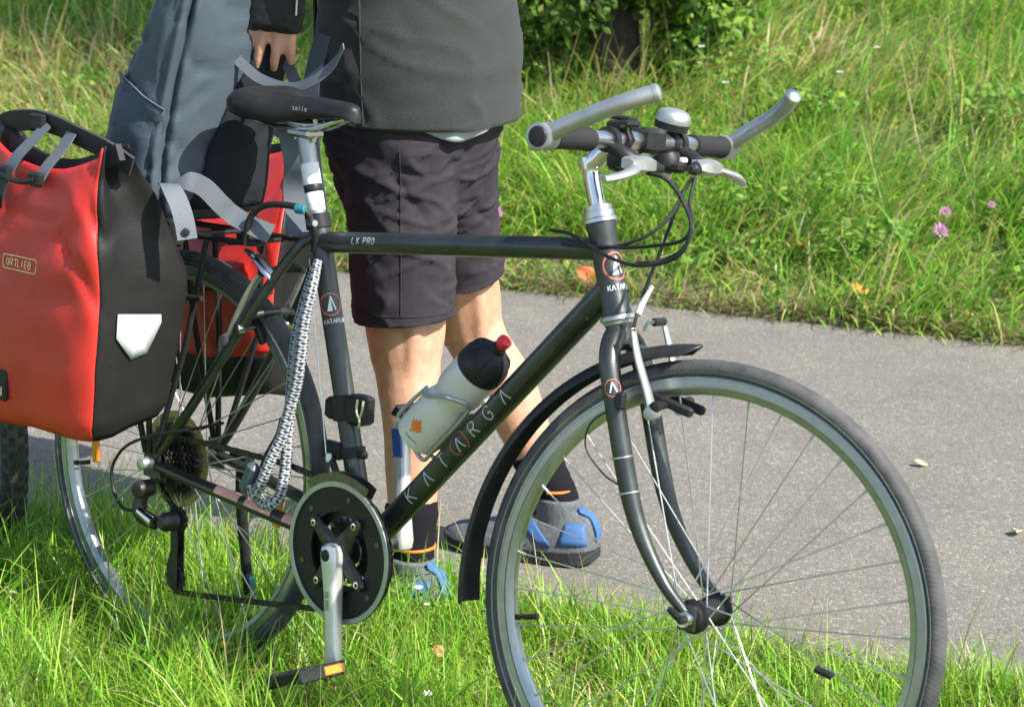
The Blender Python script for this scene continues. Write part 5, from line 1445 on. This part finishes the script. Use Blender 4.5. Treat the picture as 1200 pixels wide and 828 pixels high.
    sm = [p for p in sm if p is not None]
    if len(sm) > 8: MB().tube(sm, .0013, 6).build('side_seam', 'shorts', sob, xf=sh)
    hm_ = []
    cq = hipL + (kneeL - hipL) * .775
    for t in np.linspace(rad(-150), rad(60), 70):
        d_ = V(math.cos(t), math.sin(t), 0); p = onto(cq + d_ * .3, -d_)
        if p is not None and np.linalg.norm((p - cq)[:2]) < .13: hm_.append(p)
    if len(hm_) > 8: MB().tube(hm_, .0010, 6).build('hem_stitch', 'shorts', sob, xf=sh)
    # ---- pale shirt hem showing below the jacket at the back
    rows = []
    for q in np.linspace(0, 1, 7):
        row = []
        for ph in np.linspace(rad(128), rad(180), 24):
            k = math.sin(math.pi * (math.degrees(ph) - 128) / 52) ** 1.2
            z = .868 - q * (.012 + .024 * k)
            tt = np.interp(z, [.80, .845, .94], [0, 1, 2])
            A = np.interp(tt, range(3), [.179, .184, .184]); B = np.interp(tt, range(3), [.146, .152, .152])
            n_ = .004 * math.sin(ph * 17 + q)
            row.append(V(.020, .545, z) + F * (B + n_) * math.cos(ph) + Lf * (A + n_) * math.sin(ph))
        rows.append(row)
    hm = MB().grid(rows, False, False).build('shirt_hem', 'shirt', root, xf=sh, sharp=80)
    md = hm.modifiers.new('thickness', 'SOLIDIFY'); md.thickness = .002
    # ---- jacket
    jk = MB()
    ell(jk, [PC + V(-.008, -.008, -.092), PC + V(-.010, -.008, -.045), PC + V(-.016, -.008, .06), V(.002, .546, 1.12), V(-.015, .552, 1.28), V(-.04, .547, 1.40), V(-.06, .542, 1.465), V(-.07, .542, 1.50)], [(.190, .156), (.193, .160), (.195, .166), (.188, .160), (.190, .150), (.165, .120), (.085, .08), (.07, .068)], Lf, F, 40)
    for s_, e_ in ((shL, elL), (shR, elR)):
        jk.tube(cr([s_ + (PC + V(-.05, 0, .45) - s_) * .2, s_, (s_ + e_) / 2, e_], 5), [.09, .078, .066, .060], 20)
    def jfold(p, q):
        a = noise.noise(Vector(p * 5)); c = abs(noise.noise(Vector((p[0] * 7, p[1] * 7, p[2] * 11 + 3))))
        n_ = noise.noise(Vector((p[0] * 6, p[1] * 6, (p[2] + p[0] * .5) * 17)))
        return q * (.0045 * max(0, 1 - abs(n_) * 4.5) ** 2 + .008 * a - .0025 * max(0, .2 - c) / .2)
    jo = remesh(jk, 'jacket', 'fleece', root, .009, 6, jfold, [(lambda p: p[2] < .95, V(.03, .55, .858), V(-.05, 0, -1))], .006)
    for s_, e_, w_ in ((shL, elL, wrL), (shR, elR, wrR)):
        sv = MB().tube(cr([s_ + (e_ - s_) * .8, e_, e_ + (w_ - e_) * .5, w_ + (e_ - w_) * .05], 6), [.060, .060, .054, .042], 20)
        remesh(sv, 'sleeve', 'sleeve', root, .007, 4, lambda p, q: q * (.008 * noise.noise(Vector((p[0] * 22, p[1] * 22, p[2] * 30)))))
    # front edge of the open jacket, zip and side seam
    def hug(phi, z, off=0):
        """point on the jacket surface: phi measured from the front round to the left side"""
        t = np.interp(z, [.828, .845, .94, 1.12, 1.28], [0, 1, 2, 3, 4])
        A = np.interp(t, range(5), [.190, .193, .195, .188, .190]); B = np.interp(t, range(5), [.156, .160, .166, .160, .150])
        c = V(np.interp(z, [.83, .94, 1.12, 1.28], [.020, .014, .002, -.023]), .545, z)
        return c + F * (B + off) * math.cos(phi) + Lf * (A + off) * math.sin(phi)
    MB().tube([hug(rad(97), z, .002) for z in np.linspace(.860, 1.25, 22)], .0022, 6).build('side_seam', 'fleece', jo, xf=lambda X: np.asarray(X) - V(.03, .62, 0))
    for ph, nm, mt in ((28, 'front_edge', 'sleeve'), (20, 'zip', 'darkmetal')):
        MB().tube([hug(rad(ph), z, .006) for z in np.linspace(.858, 1.3, 22)], .004 if ph == 28 else .0026, 8).build(nm, mt, jo, xf=lambda X: np.asarray(X) - V(.03, .62, 0))
    MB().box(hug(rad(24), .872, .006), (.006, .006, .022), bevel=.002).build('zip_pull', 'brasscog', jo, xf=lambda X: np.asarray(X) - V(.03, .62, 0))
    # ---- glove on the visible hand
    gl = MB(); d = hd_
    ell(gl, [wrL - d * .045, wrL - d * .02, wrL + d * .012, wrL + d * .030, wrL + d * .058, wrL + d * .084], [(.033, .029), (.034, .029), (.034, .026), (.041, .024), (.047, .022), (.046, .019)], tsd, np.cross(d, tsd), 24)
    for off, sp_ in ((.031, .16), (.011, .04), (-.010, -.05), (-.029, -.16)):
        b0 = wrL + d * .076 + tsd * off; q = unit(d + tsd * sp_); gl.tube([b0 - q * .01, b0 + q * .016], [.0130, .0122], 12)
    t0 = wrL + d * .022 + tsd * .026; td = unit(d * .75 + tsd * .62); gl.tube([t0 - td * .012, t0 + td * .030], [.0165, .0145], 12)
    go = remesh(gl, 'glove', 'sleeve', root, .0035, 3)
    pn = np.cross(d, tsd); pn = pn if pn @ V(.7, -.7, 0) > 0 else -pn
    MB().tube(cr([wrL + d * -.030 + pn * .030 - tsd * .012, wrL + d * .005 + pn * .0285 - tsd * .024, wrL + d * .03 + pn * .0255 - tsd * .030, wrL + d * .06 + pn * .019 - tsd * .034], 5), .0014, 6).build('piping', 'white', go, xf=sh)
    MB().box(wrL - d * .018 + pn * .0295 + tsd * .006, (.020, .003, .016), (tsd, pn, d), bevel=.0006).build('glove_mark', 'bluepl', go, xf=sh)
    # ---- socks and shoes
    for k, a, heel, toe in ((kneeL, ankL, V(.192, .438, .0), V(-.085, .382, .0)), (kneeR, ankR, V(.172, .862, .008), V(-.112, .752, .008))):
        d = k - a; f = unit(toe - heel); l = np.cross(U, f)
        sk = MB().tube(cr([a - V(0, 0, .045), a, a + d * .18, a + d * .30], 5), [.0345, .0355, .0385, .046, .0475], 24)
        ell(sk, [a + V(0, 0, .01) + f * .01, a - V(0, 0, .025) + f * .035, a - V(0, 0, .045) + f * .075], [(.033, .033), (.032, .028), (.028, .016)], l, U)
        sko = remesh(sk, 'sock', 'sock', root, .006, 3, lambda p, q: q * .0018 * noise.noise(Vector((p[0] * 20, p[1] * 20, p[2] * 90))))
        MB().tube([a + d * .085 + .0385 * (np.array(f) * math.cos(t) + l * math.sin(t)) for t in np.linspace(rad(95), rad(262), 16)], .0030, 8).build('sock_stripe', 'orange', sko, xf=sh)
        LN = np.linalg.norm(toe - heel)
        up_ = MB(); rg = []; sl = []
        WQ = ([0, .03, .10, .22, .38, .58, .74, .88, .96, 1], [.016, .033, .043, .046, .044, .046, .048, .042, .029, .010])
        HQ = ([0, .04, .12, .24, .34, .46, .62, .80, .93, 1], [.062, .090, .094, .090, .093, .086, .068, .056, .046, .032])
        for q in np.linspace(0, 1, 26):
            c = heel + f * LN * q + l * (.007 * math.sin(q * 3.1))
            w2 = np.interp(q, *WQ); h2 = np.interp(q, *HQ); lp = []
            for t in np.linspace(0, 2 * np.pi, 28, endpoint=False):
                cc, ss = math.cos(t), math.sin(t)
                y = w2 * np.sign(cc) * abs(cc) ** .75 * (1 - (.28 if q > .4 else .16) * max(0, ss)); z = .020 + (h2 - .020) * max(0, ss) ** .85 if ss > 0 else .020 + .010 * ss
                lp.append(c + l * y + U * z)
            rg.append(lp)
            w3 = w2 * 1.07 + .003; tz = np.interp(q, [0, .10, .6, .82, 1], [.008, 0, 0, .003, .016]); top = np.interp(q, [0, .15, .5, .85, 1], [.030, .027, .024, .024, .032])
            ring = []
            for t in np.linspace(.05, 2 * np.pi + .05, 20, endpoint=False):
                cc, ss = math.cos(t), math.sin(t)
                ring.append(c + l * w3 * np.sign(cc) * abs(cc) ** .5 + U * (top if ss > 0 else tz + .003 * (int(q * 24) % 2)))
            sl.append(ring)
        up_.grid(rg)
        up_.tube(cr([a - V(0, 0, .050) + f * .004, a - V(0, 0, .015) + f * .004, a + V(0, 0, .012) + f * .003], 4), [.040, .044, .045], 24)
        sho = remesh(up_, 'shoe', 'shoegrey', root, .0042, 3)
        MB().grid(sl).build('sole', 'sole', sho, xf=sh, sharp=60)
        bvs = BVHTree.FromPolygons([tuple(v.co + Vector(root.location)) for v in sho.data.vertices], [tuple(p.vertices) for p in sho.data.polygons])
        def patch(pts_, nm, mt, s):
            """four-cornered overlay wrapped on the shoe: pts_ = (q, z) corners"""
            P_ = [np.array(x) for x in pts_]; rows_ = []
            for u_ in np.linspace(0, 1, 7):
                r_ = []
                for v_ in np.linspace(0, 1, 5):
                    qz = (P_[0] * (1 - u_) + P_[1] * u_) * (1 - v_) + (P_[3] * (1 - u_) + P_[2] * u_) * v_
                    o_ = heel + f * LN * qz[0] + U * qz[1] + l * s * .12
                    hit = bvs.ray_cast(Vector(o_), Vector(-l * s))
                    if hit[0] is None: return
                    r_.append(np.array(hit[0]) + l * s * .0022)
                rows_.append(r_)
            ob_ = MB().grid(rows_, False, False).build(nm, mt, sho, xf=sh, sharp=80)
            m2 = ob_.modifiers.new('thickness', 'SOLIDIFY'); m2.thickness = .002; m2.offset = 0
        for s in (-1, 1):
            patch(((.03, .040), (.20, .040), (.17, .078), (.05, .080)), 'heel_counter', 'shoeblue', s)
            patch(((.24, .036), (.32, .036), (.46, .074), (.38, .080)), 'overlay', 'shoeblue', s)
            patch(((.40, .034), (.47, .034), (.57, .062), (.51, .068)), 'overlay', 'shoeblue', s)
            patch(((.06, .083), (.22, .076), (.22, .088), (.08, .096)), 'overlay', 'shoeblue', s)
            patch(((.86, .036), (.97, .036), (.96, .042), (.88, .046)), 'toe_cap', 'sole', s)
        ht_ = []
        for z_ in np.linspace(.045, .104, 9):
            hit = bvs.ray_cast(Vector(heel - f * .1 + U * z_), Vector(f))
            if hit[0] is not None: ht_.append(np.array(hit[0]) - f * .002)
        if len(ht_) > 4: MB().ribbon(ht_, .024, .003, side=l).build('heel_tab', 'shoeblue', sho, xf=sh)
        for q in (.40, .47, .54, .61):
            lc = []
            for x in np.linspace(-.024, .024, 9):
                hit = bvs.ray_cast(Vector(heel + f * LN * (q + .03 * abs(x) / .024) + l * x + U * .2), Vector((0, 0, -1)))
                if hit[0] is not None: lc.append(np.array(hit[0]) + U * .0015)
            if len(lc) > 4: MB().tube(lc, .0024, 6).build('lace', 'shoeblue', sho, xf=sh)
    tag(root, 'person in grey fleece, dark shorts and blue trainers reaching over the travel bag', 'person')
person()

# ---------------------------------------------------------------- tree at the foot of the bank
def leaf_cloud(name, parent, centres, n, size, pal, wts, spread_up=.5, shift=(0, 0, 0)):
    """many small folded leaves; centres = [(centre, radii)] clumps"""
    C = np.array([c for c, r in centres]); R = np.array([r for c, r in centres])
    k = RNG.integers(0, len(C), n)
    u = RNG.normal(0, 1, (n, 3)); u /= np.linalg.norm(u, axis=1)[:, None]; u *= RNG.uniform(.35, 1, (n, 1)) ** .5
    P = C[k] + u * R[k]
    nr = unit_rows(u * .6 + RNG.normal(0, .55, (n, 3)) + np.array([0, 0, spread_up]))
    tg = unit_rows(np.cross(nr, RNG.normal(0, 1, (n, 3)))); sd2 = np.cross(nr, tg)
    s_ = size * RNG.uniform(.6, 1.25, n)[:, None]
    w_ = s_ * .56
    v = np.stack([P - tg * s_ * .5, P + sd2 * w_ * .5 - nr * s_ * .10 - tg * s_ * .05, P + tg * s_ * .55 - nr * s_ * .14, P - sd2 * w_ * .5 - nr * s_ * .10 - tg * s_ * .05, P + nr * s_ * .02 + tg * s_ * .1], 1)
    faces = np.array([[0, 1, 4], [1, 2, 4], [2, 3, 4], [3, 0, 4]])
    loops = (np.arange(n)[:, None, None] * 5 + faces[None]).reshape(-1).astype(np.int32)
    me = bpy.data.meshes.new(name)
    me.vertices.add(n * 5); me.vertices.foreach_set('co', (v.reshape(-1, 3) - np.array(shift)).astype(np.float32).ravel())
    me.loops.add(len(loops)); me.loops.foreach_set('vertex_index', loops)
    me.polygons.add(n * 4); me.polygons.foreach_set('loop_start', np.arange(n * 4, dtype=np.int32) * 3)
    me.update(calc_edges=True)
    c = pick(pal, wts, n, .18); cc = np.ones((n, 5, 4), np.float32); cc[:, :, :3] = c[:, None, :]
    a = me.attributes.new('col', 'FLOAT_COLOR', 'POINT'); a.data.foreach_set('color', cc.ravel())
    me.materials.append(MT['leaf'])
    o = bpy.data.objects.new(name, me); COL.objects.link(o); o.parent = parent
    return o
def unit_rows(a): return a / np.maximum(1e-9, np.linalg.norm(a, axis=1))[:, None]

def low_leaves():
    for name, N, t0, t1, n0, n1, z0, z1, size, label in (('clover_leaves', 5200, -1.6, 1.9, -.55, N0 - .03, .02, .07, .017, 'small round clover leaves among the verge grass'), ('broad_weeds', 5200, -4.5, 2.0, N1 + .04, N1 + 2.2, .03, .17, .034, 'broad weed leaves among the bank grass')):
        K = 60; ct = RNG.uniform(t0, t1, K); cn = RNG.uniform(n0, n1, K)
        cl = []
        for a, b in zip(ct, cn):
            c = tn(a, b, ground_z(a, b) + RNG.uniform(z0, z1)); cl.append((c, np.array([.10, .10, .022]) * (1 if size < .02 else 1.6)))
        o = leaf_cloud(name, None, cl, N, size, [(.13, .29, .045), (.19, .35, .055), (.24, .38, .06)], [3, 3, 2], spread_up=1.5)
        tag(o, label, 'weeds', kind='stuff')
def tree():
    base = V(-2.80, 4.335, .30)
    root = empty('tree', tuple(base)); sh = lambda X: np.asarray(X, float) - base
    P = cr([base + V(0, 0, -.1), base + V(.0, .02, .25), base + V(-.05, .04, .8), base + V(-.02, .10, 1.6), base + V(-.08, .12, 2.5)], 8)
    mb = MB(); rings = []; n = 28
    T = np.gradient(P, axis=0)
    for i, p in enumerate(P):
        q = i / (len(P) - 1); r = np.interp(q, [0, .06, .2, 1], [.155, .112, .092, .035])
        rings.append([p + (r * (1 + .16 * noise.noise(Vector((math.cos(t) * 2.2, math.sin(t) * 2.2, p[2] * 3))) + .05 * math.sin(t * 9 + p[2] * 2))) * V(math.cos(t), math.sin(t), 0) for t in np.linspace(0, 2 * np.pi, n, endpoint=False)])
    tr = mb.grid(rings).build('trunk', 'bark', root, xf=sh)
    cl = []
    for k in range(16):
        a = RNG.uniform(0, 6.28); z = RNG.uniform(.95, 2.2); L = RNG.uniform(.6, 1.25)
        p0 = V(*[np.interp(z + .1, P[:, 2] - base[2] + .1, P[:, j]) for j in range(3)])
        e = p0 + V(math.cos(a) * L, math.sin(a) * L, RNG.uniform(.1, .6))
        m_ = (p0 + e) / 2 + V(0, 0, .12)
        MB().tube(cr([p0, m_, e], 5), [.026, .018, .007], 8).build('branch', 'bark', root, xf=sh)
        for q in (.5, .75, 1.0): cl.append((p0 + (e - p0) * q + RNG.normal(0, .10, 3), np.array([.34, .34, .26]) * RNG.uniform(.8, 1.2)))
    for k in range(14):
        a = RNG.uniform(0, 6.28); r = RNG.uniform(.2, 1.0); cl.append((base + V(math.cos(a) * r, math.sin(a) * r, RNG.uniform(1.6, 3.0)), np.array([.42, .42, .34])))
    for k in range(26):
        a = rad(RNG.uniform(-20, 70)); r = RNG.uniform(.10, .30); cl.append((base + V(math.cos(a) * r, math.sin(a) * r, RNG.uniform(.45, 1.25)), np.array([.18, .18, .16])))
    for k in range(16):
        a = rad(RNG.uniform(95, 300)); r = RNG.uniform(.2, .8); cl.append((base + V(math.cos(a) * r, math.sin(a) * r, RNG.uniform(.30, 1.0)), np.array([.22, .22, .18])))
    pal = [(.06, .125, .02), (.09, .17, .025), (.13, .22, .03), (.045, .09, .018), (.22, .25, .05)]
    leaf_cloud('crown', root, cl, 27000, .054, pal, [4, 4, 2.4, 3, .5], shift=base)
    tag(root, 'dark-barked tree on the bank with low leafy branches', 'tree')
low_leaves()
tree()

def shrub(base, clumps, n, label, size=.05):
    base = V(*base); root = empty('shrub', tuple(base)); sh = lambda X: np.asarray(X, float) - base
    cl = []
    for (dx, dy, dz, r) in clumps:
        e = base + V(dx, dy, dz)
        MB().tube(cr([base + V(dx * .1, dy * .1, -.02), base + V(dx * .45, dy * .45, dz * .7), e], 5), [.010, .007, .003], 6).build('stem', 'bark', root, xf=sh)
        cl.append((e, np.array([r, r, r * .8]))); cl.append((base + V(dx * .6, dy * .6, dz * .7), np.array([r, r, r]) * .8))
    pal = [(.13, .26, .035), (.19, .33, .045), (.26, .40, .06), (.09, .19, .028)]
    leaf_cloud('foliage', root, cl, n, size, pal, [3, 4, 2.4, 2], shift=base)
    tag(root, label, 'shrub')
shrub((-2.70, 4.45, .34), [(.12, .02, .20, .11), (.24, .14, .26, .12), (.20, .05, .34, .14), (.30, .18, .42, .12), (.10, .12, .48, .16), (.30, -.05, .52, .13), (.05, -.08, .60, .14)], 2000, 'bright leafy shrub beside the tree trunk, on its sunny side')
shrub((-3.02, 4.30, .30), [(-.10, .0, .18, .15), (-.22, -.10, .26, .16), (.06, .02, .30, .13), (-.35, -.2, .22, .16), (-.2, .05, .42, .18), (.10, .15, .5, .17), (-.4, -.1, .5, .2)], 2600, 'shaded leafy shrub behind the jacket, next to the tree trunk', .045)

# ---------------------------------------------------------------- flowers
def flower(kind, p, label, group=None, r=.012):
    """stem to the ground and a head of its own"""
    p = V(*p); n = p @ PN; t = p @ PT
    gz = ground_z(t, n); base = V(p[0] + RNG.uniform(-.02, .02), p[1] + RNG.uniform(-.02, .02), gz)
    root = empty(kind, tuple(base)); sh = lambda X: np.asarray(X, float) - base
    MB().tube(cr([base, (base + p) / 2 + V(RNG.uniform(-.01, .01), .005, 0), p], 4), .0013, 6).build('stem', MT['stem'], root, xf=sh)
    hd = MB()
    k = 34 if kind == 'clover_flower' else 16
    for i in range(k):
        if kind == 'clover_flower':
            ph = math.acos(1 - 1.6 * (i + .5) / k); th = i * 2.4
            d = V(math.sin(ph) * math.cos(th), math.sin(ph) * math.sin(th), math.cos(ph)); q0 = p + d * r * .35; q1 = p + d * r * RNG.uniform(.9, 1.15)
            w = r * .16
        else:
            th = i * 2 * math.pi / k; d = unit(V(math.cos(th), math.sin(th), .35 + .3 * (i % 2))); q0 = p; q1 = p + d * r * RNG.uniform(.85, 1.1); w = r * .22
        s_ = unit(np.cross(d, V(.3, .2, 1))); n_ = np.cross(s_, d)
        hd.add([q0, (q0 + q1) / 2 + s_ * w, q1, (q0 + q1) / 2 - s_ * w, (q0 + q1) / 2 + n_ * w * .5], [(0, 1, 4), (1, 2, 4), (2, 3, 4), (3, 0, 4), (0, 3, 2, 1)])
    hd.build('petals', MT[{'clover_flower': 'pinkpetal', 'white_flower': 'whitepetal', 'yellow_flower': 'yellowpetal'}[kind]], root, smooth=False, xf=sh)
    tag(root, label, 'flower', group)
MT['stem'] = mat('green_stem', (.12, .2, .04), .6)
MT['pinkpetal'] = mat('pink_petal', (.62, .24, .55), .6, sss=.1)
MT['whitepetal'] = mat('white_petal', (.80, .79, .74), .6)
MT['yellowpetal'] = mat('yellow_petal', (.85, .58, .02), .5)
flower('clover_flower', (-.684, 3.298, .219), 'largest pink clover flower in the bank grass above the path edge', r=.026)
flower('clover_flower', (-.755, 3.430, .252), 'small purple clover flower just behind the largest pink one', r=.017)
flower('clover_flower', (-1.847, 2.721, .189), 'lone pink clover flower beside the dark shorts', r=.021)
flower('clover_flower', (-.697, 3.580, .262), 'faded pink clover flower up the bank from the path edge', r=.013)
for p, l_ in (((-1.901, 4.723, .536), 'white flower in the bank grass farthest up from the path'), ((-1.820, 4.388, .481), 'white flower in the bank grass above the curved bar end'), ((-2.392, 4.349, .524), 'white flower among dry straw next to the sunny shrub'), ((-2.185, 4.227, .425), 'white flower low in dry straw above the bell')):
    flower('white_flower', p, l_, r=.015)
flower('yellow_flower', (.205, -.065, .092), 'yellow flower in the verge grass below the rear wheel', r=.012)
flower('white_flower', (.281, .284, .120), 'white clover flower in the verge grass against the black sock', r=.010)
flower('white_flower', (.307, .278, .100), 'smaller lower white clover flower next to the one at the sock', r=.006)
flower('white_flower', (.531, .055, .065), 'pale clover flower low in the grass left of the front wheel', r=.011)

# ---------------------------------------------------------------- fallen leaves
def fallen(p, size, col, rz, tilt, label, group=None):
    rows = []
    for q in np.linspace(0, 1, 8):
        w = size * .33 * math.sin(math.pi * min(1, q * .93 + .04)) ** .8 * (1 + .22 * math.sin(q * 21))
        rows.append([V((q - .5) * size, y * w, size * (.16 * y * y + .12 * (2 * q - 1) ** 2) + .003 * math.sin(5 * q)) for y in (-1, -.5, 0, .5, 1)])
    m_ = mat('dry_leaf', col, .6, var=(60, .35))
    o = MB().grid(rows, False, False).build('fallen_leaf', m_, None, sharp=80)
    md = o.modifiers.new('thickness', 'SOLIDIFY'); md.thickness = .0006
    o.location = p; o.rotation_euler = (tilt, tilt * .5, rz)
    tag(o, label, 'leaf', group)
fallen((-1.500, 2.740, .045), .078, (.66, .10, .03), .6, 1.0, 'red-orange leaf at the far path edge behind the head tube')
fallen((-.794, 3.071, .065), .060, (.72, .24, .04), 1.2, .6, 'orange leaf in the low grass at the far path edge')
fallen((-1.10, 3.20, .130), .060, (.66, .22, .05), 2.0, .5, 'dull orange leaf caught in the bank grass behind the cables')
fallen((.237, 1.836, .019), .030, (.62, .52, .30), .4, .1, 'small pale leaf lying on the asphalt behind the front tyre')
fallen((.642, 1.560, .018), .034, (.68, .60, .38), 2.2, .15, 'cream leaf lying on the bare asphalt apart from the bicycle')
fallen((.046, -.080, .075), .032, (.45, .26, .13), 1.0, .3, 'brown leaf in the verge grass beside the rear tyre')
fallen((-.249, -.151, .085), .040, (.60, .52, .34), 2.4, .5, 'pale dry leaf in the verge grass below the pannier')
fallen((.424, .190, .070), .030, (.40, .20, .09), .2, .5, 'reddish brown leaf in the grass between pedal and front wheel')
